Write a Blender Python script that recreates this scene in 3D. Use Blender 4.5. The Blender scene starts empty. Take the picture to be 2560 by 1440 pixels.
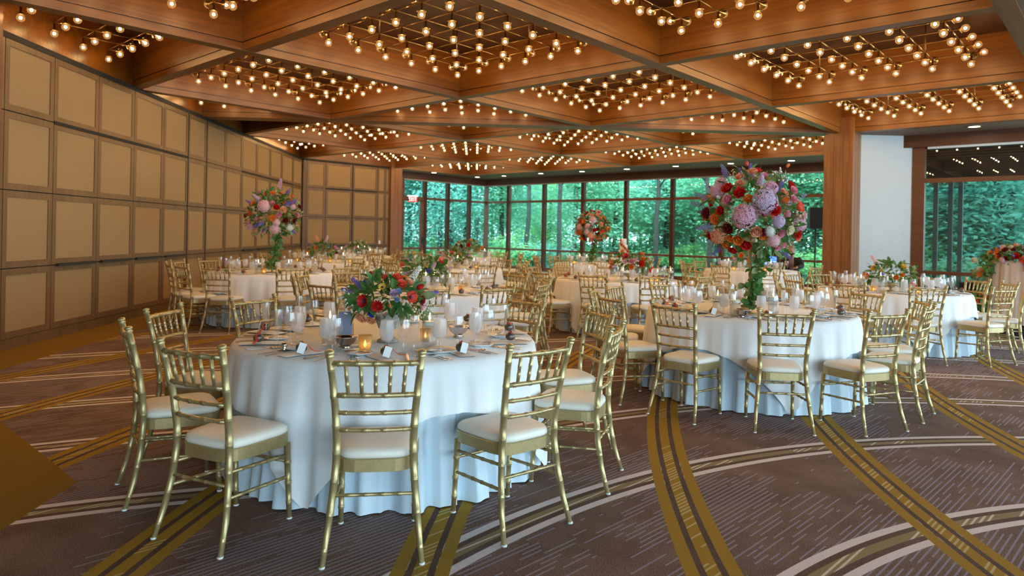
import bpy, bmesh, math, random
from math import sin, cos, pi, radians as R, sqrt, atan2, hypot
from mathutils import Vector as V, Matrix as MX, noise as NZ
random.seed(7)
S = bpy.context.scene
COL = S.collection
SQ = sqrt(.5)

# ---------------------------------------------------------------- helpers
class M:
    """collects geometry, then links it as one mesh object"""
    def __init__(s): s.v = []; s.f = []; s.m = []; s.sm = []
    def add(s, vs, fs, mi=0, smooth=True, T=None):
        n = len(s.v)
        s.v += [tuple(T @ V(p)) for p in vs] if T else [tuple(p) for p in vs]
        for f in fs:
            s.f.append([n + i for i in f]); s.m.append(mi); s.sm.append(smooth)
        return s
    def box(s, a, b, mi=0, T=None):
        (x0, y0, z0), (x1, y1, z1) = a, b
        return s.add([(x0,y0,z0),(x1,y0,z0),(x1,y1,z0),(x0,y1,z0),(x0,y0,z1),(x1,y0,z1),(x1,y1,z1),(x0,y1,z1)],
                     [(0,3,2,1),(4,5,6,7),(0,1,5,4),(1,2,6,5),(2,3,7,6),(3,0,4,7)], mi, False, T)
    def lathe(s, prof, n=12, mi=0, T=None, smooth=True, caps=True):
        vs = []; fs = []
        for r, z in prof:
            for i in range(n):
                a = 2*pi*i/n; vs.append((r*cos(a), r*sin(a), z))
        for k in range(len(prof)-1):
            for i in range(n):
                j = (i+1) % n
                fs.append((k*n+i, k*n+j, (k+1)*n+j, (k+1)*n+i))
        if caps:
            if prof[0][0] > 1e-5: fs.append(tuple(range(n-1, -1, -1)))
            if prof[-1][0] > 1e-5: fs.append(tuple((len(prof)-1)*n+i for i in range(n)))
        return s.add(vs, fs, mi, smooth, T)
    def tube(s, pts, rad, n=8, mi=0, T=None, caps=True):
        pts = [V(p) for p in pts]; vs = []; fs = []
        if not hasattr(rad, '__len__'): rad = [rad]*len(pts)
        u = None
        for i, p in enumerate(pts):
            d = (pts[min(i+1, len(pts)-1)] - pts[max(i-1, 0)])
            if d.length < 1e-9: d = V((0,0,1))
            d.normalize()
            if u is None:
                u = d.orthogonal().normalized()
            else:
                u = u - d*u.dot(d)
                u = u.normalized() if u.length > 1e-6 else d.orthogonal().normalized()
            w = d.cross(u)
            for k in range(n):
                a = 2*pi*k/n; vs.append(p + rad[i]*(cos(a)*u + sin(a)*w))
        for i in range(len(pts)-1):
            for k in range(n):
                l = (k+1) % n
                fs.append((i*n+k, i*n+l, (i+1)*n+l, (i+1)*n+k))
        if caps:
            fs.append(tuple(range(n-1, -1, -1))); fs.append(tuple((len(pts)-1)*n+k for k in range(n)))
        return s.add(vs, fs, mi, True, T)
    def rod(s, a, b, r, bumps=(), n=8, mi=0, T=None, r2=None, bow=None):
        """bamboo-like turned rod: raised rings at the fractions in bumps, bow bends its middle"""
        a = V(a); b = V(b); L = (b-a).length; r2 = r if r2 is None else r2
        ts = {0.: 1., 1.: 1.}
        for t in bumps:
            w = .0045/L
            ts[t-w*1.6] = 1.; ts[t-w] = 1.28; ts[t] = .92; ts[t+w] = 1.28; ts[t+w*1.6] = 1.
        if bow:
            for t in (.15, .3, .45, .55, .7, .85): ts.setdefault(t, 1.)
        k = sorted(ts); pts = []; rr = []
        for t in k:
            p = a.lerp(b, t)
            if bow: p = p + V(bow)*(4*t*(1-t))
            pts.append(p); rr.append((r+(r2-r)*t)*ts[t])
        return s.tube(pts, rr, n, mi, T)
    def sphere(s, c, r, n=12, k=8, mi=0, T=None, sq=(1,1,1)):
        prof = [(max(1e-6, sin(pi*i/k)), -cos(pi*i/k)) for i in range(k+1)]
        X = MX.Translation(V(c)) @ MX.Diagonal((r*sq[0], r*sq[1], r*sq[2], 1))
        return s.lathe(prof, n, mi, (T @ X) if T else X, True, False)
    def mesh(s, name, mats):
        me = bpy.data.meshes.new(name)
        me.from_pydata(s.v, [], s.f); me.update()
        me.polygons.foreach_set('material_index', s.m)
        me.polygons.foreach_set('use_smooth', s.sm)
        for m in (mats if isinstance(mats, (list, tuple)) else [mats]): me.materials.append(m)
        return me
    def obj(s, name, mats, parent=None, loc=None, rz=None):
        return link(name, s.mesh(name, mats), parent, loc, rz)

def link(name, me, parent=None, loc=None, rz=None, T=None):
    o = bpy.data.objects.new(name, me); COL.objects.link(o)
    if parent: o.parent = parent
    if T is not None: o.matrix_local = T
    if loc is not None: o.location = loc
    if rz is not None: o.rotation_euler = (0, 0, rz)
    return o
def tag(o, label=None, cat=None, group=None, kind=None):
    if label: o['label'] = label
    if cat: o['category'] = cat
    if group: o['group'] = group
    if kind: o['kind'] = kind
    return o
def thing(name, label, cat, loc=(0,0,0), rz=0, group=None):
    o = bpy.data.objects.new(name, None); COL.objects.link(o)
    o.location = loc; o.rotation_euler = (0,0,rz); o.empty_display_size = .1
    return tag(o, label, cat, group)
def copy_tree(o, kids, parent=None):
    c = o.copy(); COL.objects.link(c)
    if parent: c.parent = parent
    for ch in kids.get(o, ()): copy_tree(ch, kids, c)
    return c
def kids_of(root):
    d = {}
    def rec(o):
        d[o] = list(o.children)
        for c in d[o]: rec(c)
    rec(root); return d
def struct(o): o['kind'] = 'structure'; return o

# ---------------------------------------------------------------- materials
def mat(name): 
    m = bpy.data.materials.new(name); m.use_nodes = True
    nt = m.node_tree; nt.nodes.clear()
    return m, nt
class N:
    """terse node graph writer"""
    def __init__(s, nt): s.nt = nt
    def n(s, t, ins=None, **kw):
        x = s.nt.nodes.new(t)
        for k, v in kw.items(): setattr(x, k, v)
        for k, v in (ins or {}).items():
            if hasattr(v, 'is_linked') or isinstance(v, bpy.types.NodeSocket): s.nt.links.new(v, x.inputs[k])
            else: x.inputs[k].default_value = v
        return x
    def math(s, op, a, b=None, c=None):
        x = s.n('ShaderNodeMath', operation=op)
        for i, v in enumerate((a, b, c)):
            if v is None: continue
            if isinstance(v, bpy.types.NodeSocket): s.nt.links.new(v, x.inputs[i])
            else: x.inputs[i].default_value = v
        return x.outputs[0]
    def mix(s, f, a, b):
        x = s.n('ShaderNodeMix', data_type='RGBA')
        for k, v in ((0, f), (6, a), (7, b)):
            if isinstance(v, bpy.types.NodeSocket): s.nt.links.new(v, x.inputs[k])
            else: x.inputs[k].default_value = v if not isinstance(v, tuple) or len(v) == 4 else (*v, 1)
        return x.outputs[2]
    def ramp(s, f, stops):
        x = s.n('ShaderNodeValToRGB', {0: f}); e = x.color_ramp.elements
        while len(e) > 1: e.remove(e[-1])
        e[0].position = stops[0][0]; e[0].color = (*stops[0][1], 1)
        for p, c in stops[1:]:
            q = e.new(p); q.color = (*c, 1)
        return x.outputs[0]
    def out(s, sh): s.nt.links.new(sh, s.n('ShaderNodeOutputMaterial').inputs[0])
    def bsdf(s, col, rough=.5, metal=0., **kw):
        ins = {'Base Color': col if isinstance(col, bpy.types.NodeSocket) else (*col, 1), 'Roughness': rough, 'Metallic': metal}
        ins.update(kw)
        return s.n('ShaderNodeBsdfPrincipled', ins).outputs[0]
def simple(name, col, rough=.5, metal=0., var=0., scale=20., **kw):
    m, nt = mat(name); g = N(nt)
    c = (*col, 1)
    if var:
        t = g.n('ShaderNodeTexCoord').outputs['Object']
        z = g.n('ShaderNodeTexNoise', {'Vector': t, 'Scale': scale, 'Detail': 3.}).outputs[0]
        c = g.ramp(z, [(.3, tuple(x*(1-var) for x in col)), (.7, tuple(min(1, x*(1+var)) for x in col))])
        g.out(g.bsdf(c, rough, metal, **kw))
    else: g.out(g.bsdf(col, rough, metal, **kw))
    return m
def emit(name, col, e):
    m, nt = mat(name); g = N(nt)
    g.out(g.n('ShaderNodeEmission', {0: (*col, 1), 1: e}).outputs[0]); return m
def glassy(name, tint, spec=1., rough=.02, body=0., bodycol=(.9,.9,.9), ior=1.45):
    """thin glass: tinted see-through with a fresnel reflection, body = share of milky scatter"""
    m, nt = mat(name); g = N(nt)
    tr = g.n('ShaderNodeBsdfTransparent', {0: (*tint, 1)}).outputs[0]
    if body:
        df = g.n('ShaderNodeBsdfDiffuse', {0: (*bodycol, 1)}).outputs[0]
        tl = g.n('ShaderNodeBsdfTranslucent', {0: (*bodycol, 1)}).outputs[0]
        d2 = g.n('ShaderNodeMixShader', {0: .5, 1: df, 2: tl}).outputs[0]
        tr = g.n('ShaderNodeMixShader', {0: body, 1: tr, 2: d2}).outputs[0]
    gl = g.n('ShaderNodeBsdfGlossy', {0: (spec, spec, spec, 1), 1: rough}).outputs[0]
    fr = g.math('MULTIPLY', g.n('ShaderNodeFresnel', {0: ior}).outputs[0], g.math('SUBTRACT', 1., g.n('ShaderNodeNewGeometry').outputs['Backfacing']))
    g.out(g.n('ShaderNodeMixShader', {0: fr, 1: tr, 2: gl}).outputs[0]); return m
def wood(name, dark, light, scale=1., rough=.38, axis=0, fine=1.):
    m, nt = mat(name); g = N(nt)
    t = g.n('ShaderNodeTexCoord').outputs['Object']
    sc = [14*scale]*3; sc[axis] = .7*scale
    mp = g.n('ShaderNodeMapping', {0: t, 3: tuple(sc)}).outputs[0]
    z = g.n('ShaderNodeTexNoise', {'Vector': mp, 'Scale': 1.6, 'Detail': 6., 'Roughness': .62, 'Distortion': .35}).outputs[0]
    sc2 = [3.]*3; sc2[axis] = .25
    z2 = g.n('ShaderNodeTexNoise', {'Vector': g.n('ShaderNodeMapping', {0: t, 3: tuple(sc2)}).outputs[0], 'Scale': 1.2, 'Detail': 2.}).outputs[0]
    f = g.math('ADD', g.math('MULTIPLY', z, .6), g.math('MULTIPLY', z2, .4))
    c = g.ramp(f, [(.34, dark), (.66, light)])
    g.out(g.bsdf(c, rough)); return m
def cloth(name, col, weave=900., bump=.15, rough=.85, var=.06):
    m, nt = mat(name); g = N(nt)
    t = g.n('ShaderNodeTexCoord').outputs['Object']
    z = g.n('ShaderNodeTexNoise', {'Vector': g.n('ShaderNodeMapping', {0: t, 3: (1, 1, 7)}).outputs[0], 'Scale': weave*.1, 'Detail': 2.}).outputs[0]
    c = g.ramp(z, [(.35, tuple(x*(1-var) for x in col)), (.65, tuple(min(1, x*(1+var)) for x in col))])
    b = g.n('ShaderNodeBump', {'Height': z, 'Strength': bump, 'Distance': .002}).outputs[0]
    g.out(g.bsdf(c, rough, Normal=b)); return m

WOOD = wood('beam_wood', (.095,.029,.003), (.245,.084,.0092))
WOODZ = wood('post_wood', (.16,.055,.015), (.33,.13,.04), axis=2)
FRAMEW = wood('frame_wood', (.085,.027,.010), (.17,.055,.022), rough=.45)
DECK = wood('deck_wood', (.03,.010,.003), (.065,.022,.007), rough=.6)
FASCIA = wood('fascia_wood', (.065,.02,.008), (.13,.04,.016), rough=.45)
PFRAME = wood('panel_frame', (.115,.060,.022), (.185,.100,.040), axis=2, rough=.5)
DARKGAP = simple('dark_gap', (.012,.008,.006), .8)
GOLD = simple('gold_paint', (.50,.39,.185), .40, .62, .08, 60.)
BRASS = simple('brass', (.50,.31,.11), .28, 1., .08, 40.)
IVORY = simple('ivory_vinyl', (.86,.80,.68), .42, 0, .02, 8.)
GLIDE = simple('leg_glide', (.75,.75,.72), .5)
LINEN = cloth('linen_panel', (.315,.196,.083), 700., .25, .9, .16)
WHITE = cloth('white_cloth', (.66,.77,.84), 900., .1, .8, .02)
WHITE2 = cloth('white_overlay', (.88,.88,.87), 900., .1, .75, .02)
PLASTER = simple('white_plaster', (.50,.50,.49), .8, 0, .02, 6.)
SOFFIT = simple('soffit_paint', (.16,.09,.055), .7, 0, .05, 5.)
BLACK = simple('black_plastic', (.012,.012,.013), .5)
BLACKCLOTH = cloth('black_cloth', (.010,.010,.011), 600., .2, .9, .1)
SILVER = simple('silver', (.62,.55,.50), .16, 1.)
CHINA = simple('china', (.86,.87,.88), .22)
GREYMETAL = simple('pewter', (.16,.135,.11), .38, .7, .25, 60.)
STONE = simple('aged_stone', (.36,.34,.29), .6, .15, .3, 30.)
RED = simple('red_ribbon', (.62,.035,.02), .5)
PAPER = simple('paper', (.85,.84,.82), .7)
CARD = simple('blue_grey_card', (.21,.25,.36), .7)
WAX = simple('white_wax', (.90,.86,.78), .4, 0, 0, 1, **{'Subsurface Weight': .2})
FLAME = emit('flame', (1., .72, .38), 9.)
GLOW = emit('tea_light', (1., .60, .22), 5.)
GLASS = glassy('clear_glass', (.95,.955,.96), 1., .03, .11, (.92,.94,.97), ior=1.75)
FROST = glassy('frosted_goblet', (.93,.93,.94), .8, .12, .46, (.92,.90,.90))
CYL = glassy('cylinder_glass', (.97,.975,.97), 1., .01, .02)
MERC = glassy('gold_votive_glass', (.97,.78,.42), .8, .1, .60, (.80,.58,.25))
PANE = glassy('window_pane', (.82,.99,.95), 1., .0, 0., ior=1.5)
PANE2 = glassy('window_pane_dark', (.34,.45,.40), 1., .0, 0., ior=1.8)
BULB = None
def bulb_glass():
    m, nt = mat('bulb_glass'); g = N(nt)
    tr = g.n('ShaderNodeBsdfTransparent', {0: (1., .86, .62, 1)}).outputs[0]
    em = g.n('ShaderNodeEmission', {0: (1., .52, .17, 1), 1: .42}).outputs[0]
    a = g.n('ShaderNodeMixShader', {0: .34, 1: tr, 2: em}).outputs[0]
    gl = g.n('ShaderNodeBsdfGlossy', {0: (1,1,1,1), 1: .03}).outputs[0]
    g.out(g.n('ShaderNodeMixShader', {0: .06, 1: a, 2: gl}).outputs[0])
    m.cycles.emission_sampling = 'NONE'
    return m
BULB = bulb_glass()
FIL = emit('filament', (1., .69, .38), 160.)
DOWN = emit('downlight_lens', (1., .86, .62), 14.)
def leafmat(name, a, b, trans=.35, rough=.5):
    m, nt = mat(name); g = N(nt)
    t = g.n('ShaderNodeTexCoord').outputs['Object']
    z = g.n('ShaderNodeTexNoise', {'Vector': t, 'Scale': 1.7 if 'tree' in name else 24., 'Detail': 4.}).outputs[0]
    c = g.ramp(z, [(.3, a), (.7, b)])
    p = g.bsdf(c, rough)
    tl = g.n('ShaderNodeBsdfTranslucent', {0: c}).outputs[0]
    g.out(g.n('ShaderNodeMixShader', {0: trans, 1: p, 2: tl}).outputs[0]); return m
LEAF = leafmat('leaf_green', (.030,.105,.022), (.11,.27,.055), .25)
LEAFP = leafmat('leaf_pale', (.16,.24,.09), (.32,.38,.17), .25)
TREE1 = leafmat('tree_leaf', (.20,.50,.33), (.42,.76,.52), .5)
TREE2 = leafmat('tree_leaf_bright', (.26,.56,.21), (.52,.82,.36), .5)
TREE3 = leafmat('tree_leaf_blue', (.17,.46,.38), (.36,.70,.58), .5)
BARK = simple('bark', (.05,.045,.04), .9, 0, .3, 8.)
SOIL = simple('woodland_floor', (.10,.16,.075), .95, 0, .5, .8)
PET = {}
for k, c in dict(red=(.62,.012,.010), coral=(.85,.09,.045), maroon=(.20,.008,.012), orange=(.86,.24,.035), peach=(.86,.40,.22),
                 hydpink=(.76,.45,.56), hydlilac=(.68,.54,.70), pink=(.80,.30,.38), palepink=(.86,.55,.56), lilac=(.66,.42,.62), purple=(.20,.14,.50), blue=(.035,.06,.50),
                 yellow=(.86,.55,.05), white=(.84,.83,.76), cream=(.80,.72,.48), magenta=(.55,.06,.25), dusk=(.25,.33,.50)).items():
    PET[k] = leafmat('petal_'+k, tuple(x*.8 for x in c), tuple(min(1, x*1.15) for x in c), .25, .55)
DARKEYE = simple('flower_eye', (.02,.012,.05), .6)

def carpet():
    m, nt = mat('patterned_carpet'); g = N(nt)
    P = g.n('ShaderNodeNewGeometry').outputs['Position']
    sp = g.n('ShaderNodeSeparateXYZ', {0: P}); x, y = sp.outputs[0], sp.outputs[1]
    def mul(a, b): return g.math('MULTIPLY', a, b)
    def band(u, a, b):      # 1 where a<u<b
        return mul(g.math('GREATER_THAN', u, a), g.math('LESS_THAN', u, b))
    fuzz = g.n('ShaderNodeTexNoise', {'Vector': P, 'Scale': 190., 'Detail': 2.}).outputs[0]
    big = g.n('ShaderNodeTexNoise', {'Vector': P, 'Scale': 3., 'Detail': 3.}).outputs[0]
    base = g.ramp(g.math('ADD', mul(fuzz, .75), mul(big, .25)), [(.36, (.092,.051,.036)), (.50, (.195,.118,.086)), (.66, (.34,.224,.170))])
    # slanted dashes
    s = g.math('ADD', mul(x, .743), mul(y, .669)); t = g.math('SUBTRACT', mul(y, .743), mul(x, .669))
    ti = mul(t, 34.); idx = g.math('FLOOR', ti); fr = g.math('FRACT', ti)
    wn = g.n('ShaderNodeTexWhiteNoise', {1: idx}, noise_dimensions='1D').outputs[0]
    vec = g.n('ShaderNodeCombineXYZ', {0: mul(s, 2.1), 1: mul(wn, 91.), 2: 0.}).outputs[0]
    dn = g.n('ShaderNodeTexNoise', {'Vector': vec, 'Scale': 1.6, 'Detail': 1.}).outputs[0]
    vec2 = g.n('ShaderNodeCombineXYZ', {0: mul(s, .9), 1: mul(t, .9), 2: 3.}).outputs[0]
    dn2 = g.n('ShaderNodeTexNoise', {'Vector': vec2, 'Scale': 1.1, 'Detail': 1.}).outputs[0]
    dash = mul(g.math('GREATER_THAN', g.math('ADD', dn, mul(g.math('SUBTRACT', dn2, .5), .9)), .52), g.math('LESS_THAN', fr, .30))
    col = g.mix(mul(dash, .8), base, (.34,.30,.37))
    ti2 = mul(t, 38.); wn2 = g.n('ShaderNodeTexWhiteNoise', {1: g.math('FLOOR', ti2)}, noise_dimensions='1D').outputs[0]
    tick = mul(mul(g.math('LESS_THAN', g.math('FRACT', ti2), .42), g.math('GREATER_THAN', wn2, .35)), g.math('GREATER_THAN', dn2, .44))
    # white ring bands: concentric arcs, one family on each side
    def ring(cx, cy, r0):
        dx = g.math('SUBTRACT', x, cx); dy = g.math('SUBTRACT', y, cy)
        d = g.math('SQRT', g.math('ADD', mul(dx, dx), mul(dy, dy)))
        k = mul(g.math('SUBTRACT', d, r0), 1/1.215)
        return mul(g.math('FRACT', k), 1.215)
    A = ring(3.8, -.3, 3.83); B = ring(-.15, -1.15, 5.03)
    sel = g.math('LESS_THAN', x, -.9)
    w = g.math('ADD', mul(B, sel), mul(A, g.math('SUBTRACT', 1., sel)))
    white = g.math('ADD', band(w, 0., .048), band(w, .175, .223))
    inner = band(w, .085, .140)
    col = g.mix(band(w, .048, .175), col, g.mix(.35, base, (.04,.022,.016)))
    col = g.mix(inner, col, g.mix(tick, g.mix(fuzz, (.20,.13,.06), (.44,.32,.17)), (.70,.60,.46)))
    wcol = g.mix(fuzz, (.62,.50,.47), (.92,.80,.75))
    col = g.mix(white, col, wcol)
    # mustard bands
    dy = g.math('SUBTRACT', y, 1.4)
    u = g.math('SUBTRACT', x, mul(mul(dy, dy), 1/30.))
    v = mul(g.math('FRACT', mul(g.math('ADD', u, 4.20), 1/1.262)), 1.262)
    mus = g.math('ADD', band(v, 0., .062), band(v, .19, .252)); mid = band(v, .094, .158)
    mc = g.mix(fuzz, (.26,.14,.014), (.50,.29,.045))
    col = g.mix(g.math('ADD', band(v, .064, .094), band(v, .158, .188)), col, g.mix(.5, base, (.05,.03,.02)))
    col = g.mix(mid, col, g.mix(mul(tick, .8), mc, (.62,.47,.22)))
    col = g.mix(mus, col, mc)
    # plain mustard border and corner field
    patch = mul(g.math('LESS_THAN', x, -2.21), g.math('LESS_THAN', g.math('ADD', x, y), 1.8))
    brd = g.math('LESS_THAN', x, -4.66)
    solid = g.math('MINIMUM', g.math('ADD', patch, brd), 1.)
    col = g.mix(solid, col, g.mix(fuzz, (.16,.085,.012), (.34,.19,.032)))
    b = g.n('ShaderNodeBump', {'Height': fuzz, 'Strength': .35, 'Distance': .006}).outputs[0]
    g.out(g.bsdf(col, .95, Normal=b, **{'Specular IOR Level': .1})); return m
CARPET = carpet()

# ---------------------------------------------------------------- camera, world, view
H = 1.45; F = 1728.; YAW = .0525; ROLL = .0192
fw = V((sin(YAW), cos(YAW), 0)); rt = V((cos(YAW), -sin(YAW), 0)); up = V((0,0,1))
r2 = cos(ROLL)*rt + sin(ROLL)*up; u2 = -sin(ROLL)*rt + cos(ROLL)*up
cd = bpy.data.cameras.new('camera'); cam = bpy.data.objects.new('camera', cd); COL.objects.link(cam)
cam.matrix_world = MX(((r2.x, u2.x, -fw.x, 0), (r2.y, u2.y, -fw.y, 0), (r2.z, u2.z, -fw.z, H), (0,0,0,1)))
cd.sensor_width = 36; cd.sensor_fit = 'HORIZONTAL'; cd.lens = F/2560*36; cd.shift_y = -138/2560
cd.clip_end = 300; cd.clip_start = .05
cd.dof.use_dof = True; cd.dof.focus_distance = 4.6; cd.dof.aperture_fstop = 2.6
S.camera = cam
wd = bpy.data.worlds.new('overcast_sky'); S.world = wd; wd.use_nodes = True
g = N(wd.node_tree); wd.node_tree.nodes.clear()
WN = g.n('ShaderNodeBackground', {0: (.60, .84, 1.0, 1), 1: 3.9})
wd.node_tree.links.new(WN.outputs[0], g.n('ShaderNodeOutputWorld').inputs[0])
S.view_settings.view_transform = 'Standard'; S.view_settings.look = 'None'; S.view_settings.gamma = 1
S.view_settings.use_curve_mapping = False; S.view_settings.exposure = 1.08
cy = S.cycles
cy.max_bounces = 7; cy.diffuse_bounces = 3; cy.glossy_bounces = 3; cy.transmission_bounces = 3; cy.transparent_max_bounces = 24
cy.caustics_reflective = False; cy.caustics_refractive = False; cy.sample_clamp_indirect = 4.; cy.use_denoising = True

# ---------------------------------------------------------------- room shell
ZB = 3.60; ZC = 4.27; XW = -5.36
def quadprism(pts, z0, z1, name, m):
    b = M(); n = len(pts)
    vs = [(x, y, z0) for x, y in pts] + [(x, y, z1) for x, y in pts]
    b.add(vs, [tuple(range(n-1, -1, -1)), tuple(range(n, 2*n))] + [(i, (i+1) % n, n+(i+1) % n, n+i) for i in range(n)], 0, False)
    return struct(b.obj(name, m))
quadprism([(-5.5,-7), (12.5,-7), (12.5,10.2), (9.3,13.9), (11.5,17.5), (.42,28.65), (-5.5,22.7)], -.12, 0., 'floor', CARPET)
quadprism([(-5.6,-7), (13,-7), (13,18), (.42,29.6), (-5.6,24)], ZC, ZC+.2, 'ceiling', DECK)
def beam(x0, y0, x1, y1, w=.085, dz=0., m=WOOD, z1=ZC):
    L = hypot(x1-x0, y1-y0); a = atan2(y1-y0, x1-x0); b = M(); zb = ZB+dz
    pr = [(-w,zb),(w,zb),(w,zb+.088),(w-.02,zb+.088),(w-.02,zb+.10),(w,zb+.10),(w,z1),(-w,z1),(-w,zb+.10),(-w+.02,zb+.10),(-w+.02,zb+.088),(-w,zb+.088)]
    n = len(pr); vs = [(0,p,q) for p,q in pr]+[(L,p,q) for p,q in pr]
    fs = [(i,(i+1)%n,n+(i+1)%n,n+i) for i in range(n)]
    b.add(vs, fs+[(0,1,2,3,8,9,10,11)[::-1],(4,5,6,7,8,3)[::-1]], 0, False)
    b.m = [1 if fi in (2,3,4,8,9,10) else 0 for fi in range(len(b.f))]
    return struct(b.obj('ceiling_beam', [m, FASCIA], None, (x0,y0,0), a))
for x0, c, x1 in ((XW,1.27,9.94),(XW,6.4,9.9),(XW,11.52,7.34),(XW,16.65,4.78),(XW,21.77,2.2),(XW,26.85,-.32)):
    beam(x0, x0+c, x1, x1+c)
for x0, s_, x1 in ((XW,.67,-.3),(XW,5.79,2.26),(XW,10.9,4.82),(XW,16.0,7.37),(-2.85,21.15,9.94),(-.32,26.2,9.9)):
    beam(x0, s_-x0, x1, s_-x1, dz=.003)
beam(XW, 13.92, 7.4, 13.92, .20, -.003)
# soffits outside the beam field
quadprism([(-2.9,24.02),(-.32,26.6),(10.,16.28),(11.6,17.4),(.42,28.62),(-2.95,25.25)], ZB+.01, ZB+.08, 'ceiling_soffit', SOFFIT)
quadprism([(7.5,13.75),(10.,11.25),(9.98,11.2),(-3.,-1.75),(-1.,-3.),(12.4,10.4),(9.0,13.95),(7.6,14.0)], ZB+.01, ZB+.08, 'ceiling_soffit', SOFFIT)
# pillars, square and turned 45 degrees
def pillar(x, y, w, name='pillar'):
    b = M(); T = MX.Rotation(pi/4, 4, 'Z')
    b.box((-w,-w,0), (w,w,ZB+.3), 0, T)
    for k in (-.33, .33):                                   # shallow joints between the laminated boards
        b.box((k*w-.004,-w-.002,0), (k*w+.004,w+.002,ZB), 1, T); b.box((-w-.002,k*w-.004,0), (w+.002,k*w+.004,ZB), 1, T)
    b.box((-w-.012,-w-.012,0), (w+.012,w+.012,.11), 1, T)
    return struct(b.obj(name, [WOODZ, FRAMEW], None, (x,y,0)))
pillar(7.48, 13.8, .275); pillar(-2.90, 24.02, .235)

# wall with framed linen panels
ROWS = [(.12,.93),(.93,1.83),(1.83,2.73),(2.73,3.55)]
def panel_wall(name, bays, L, dark_v=(), tracks=(), bars=(), extra=None):
    """runs along local +X, faces local -Y"""
    fr = M()
    fr.box((0,.0,0), (L,.12,ZC), 0)
    fr.box((0,-.02,0), (L,0,.12), 0); fr.box((0,-.035,3.545), (L,0,3.615), 1)
    root = struct(fr.obj(name, [PFRAME, DARKGAP]))
    pans = M(); 
    f2 = M()
    for i in range(len(bays)-1):
        a, b = bays[i], bays[i+1]
        for z0, z1 in ROWS:
            e = .075 if b-a > .5 else .05
            x0, x1, q0, q1 = a+.006, b-.006, z0+.006, z1-.006
            # frame members of this panel
            f2.box((x0,-.03,q0), (x0+e,0,q1)); f2.box((x1-e,-.03,q0), (x1,0,q1))
            f2.box((x0+e,-.03,q0), (x1-e,0,q0+e)); f2.box((x0+e,-.03,q1-e), (x1-e,0,q1))
            p = M(); p.box((x0+e,-.018,q0+e), (x1-e,.0,q1-e)); p.obj('fabric_panel', LINEN, root)
    f2.obj('panel_frame', PFRAME, root)
    gp = M()
    for z in (.93,1.83,2.73): gp.box((0,-.006,z-.007), (L,.0,z+.007))
    for v_ in bays: gp.box((v_-.007,-.006,.12), (v_+.007,0,3.55))
    for v_ in dark_v: gp.box((v_-.018,-.034,.12), (v_+.018,0,3.55))
    for a, b in tracks: gp.box((a,-.036,2.705), (b,0,2.75))
    gp.obj('joint_gap', DARKGAP, root)
    for a, b in bars:
        q = M(); q.box((a,-.075,.915), (b,-.045,.95)); q.box((a+.05,-.05,.92), (a+.09,0,.945)); q.box((b-.09,-.05,.92), (b-.05,0,.945))
        q.obj('push_bar', BLACK, root)
    return root
LB = [-6.2+1.02*k for k in range(0,15)]
LB = [y for y in LB if y < 8.5] + [9.0,10.03,11.05,12.07,13.07,13.94,15.0,16.03,17.1,18.2,19.25,20.4,21.45]
y0w = -6.5; LBl = [b-y0w for b in LB]
wl = panel_wall('wall_left', LBl, 21.45-y0w, [13.94-y0w, 13.07-y0w], [(9.0-y0w,13.07-y0w),(16.03-y0w,20.4-y0w)],
                [(LBl[i]+.08, LBl[i+1]-.08) for i in range(len(LB)-1) if 8.9 < LB[i] < 13 or 16 < LB[i] < 19.2])
# local +X -> world +Y ; local -Y -> world +X
wl.matrix_world = MX(((0,-1,0,XW),(1,0,0,y0w),(0,0,1,0),(0,0,0,1)))
up_ = M(); up_.box((XW-.12,-6.5,3.615), (XW+.004,21.5,ZC)); struct(up_.obj('wall_upper', WOOD))
tr = M(); tr.box((XW,7.5,0), (XW+.10,7.93,3.9)); struct(tr.obj('trim_1', FRAMEW))
bl = [.0,.12,.80,1.80,2.80,3.12,3.30]
we = M(); we.box((-5.6,-7.1,0), (-.2,-6.95,ZC)); struct(we.obj('wall_light_block', PLASTER))  # unseen wall added behind the camera to cut daylight on the left wall
wb = panel_wall('wall_back', bl, 3.30, [1.80], [(.80,2.80)], [(.85,1.75),(1.85,2.75)])
wb.matrix_world = MX(((SQ,-SQ,0,XW+.05),(SQ,SQ,0,21.42),(0,0,1,0),(0,0,0,1)))
sw = M(); sw.box((-.035,-.012,-.06), (.035,0,.06)); sw.box((-.012,-.018,-.025), (.012,-.012,.025))
tag(sw.obj('wall_switch', CHINA, None, (-3.235,23.47,1.05), pi/4), 'small white switch plate on the panelled wall beside the left pillar', 'switch')
# plain white wall right of the pillar
ww = M(); ww.box((7.6,13.86,0), (9.08,13.98,ZB+.05)); struct(ww.obj('wall_right', PLASTER))
b_ = M(); b_.box((7.75,13.835,0), (9.06,13.86,.1)); struct(b_.obj('baseboard_right', FRAMEW))

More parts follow.
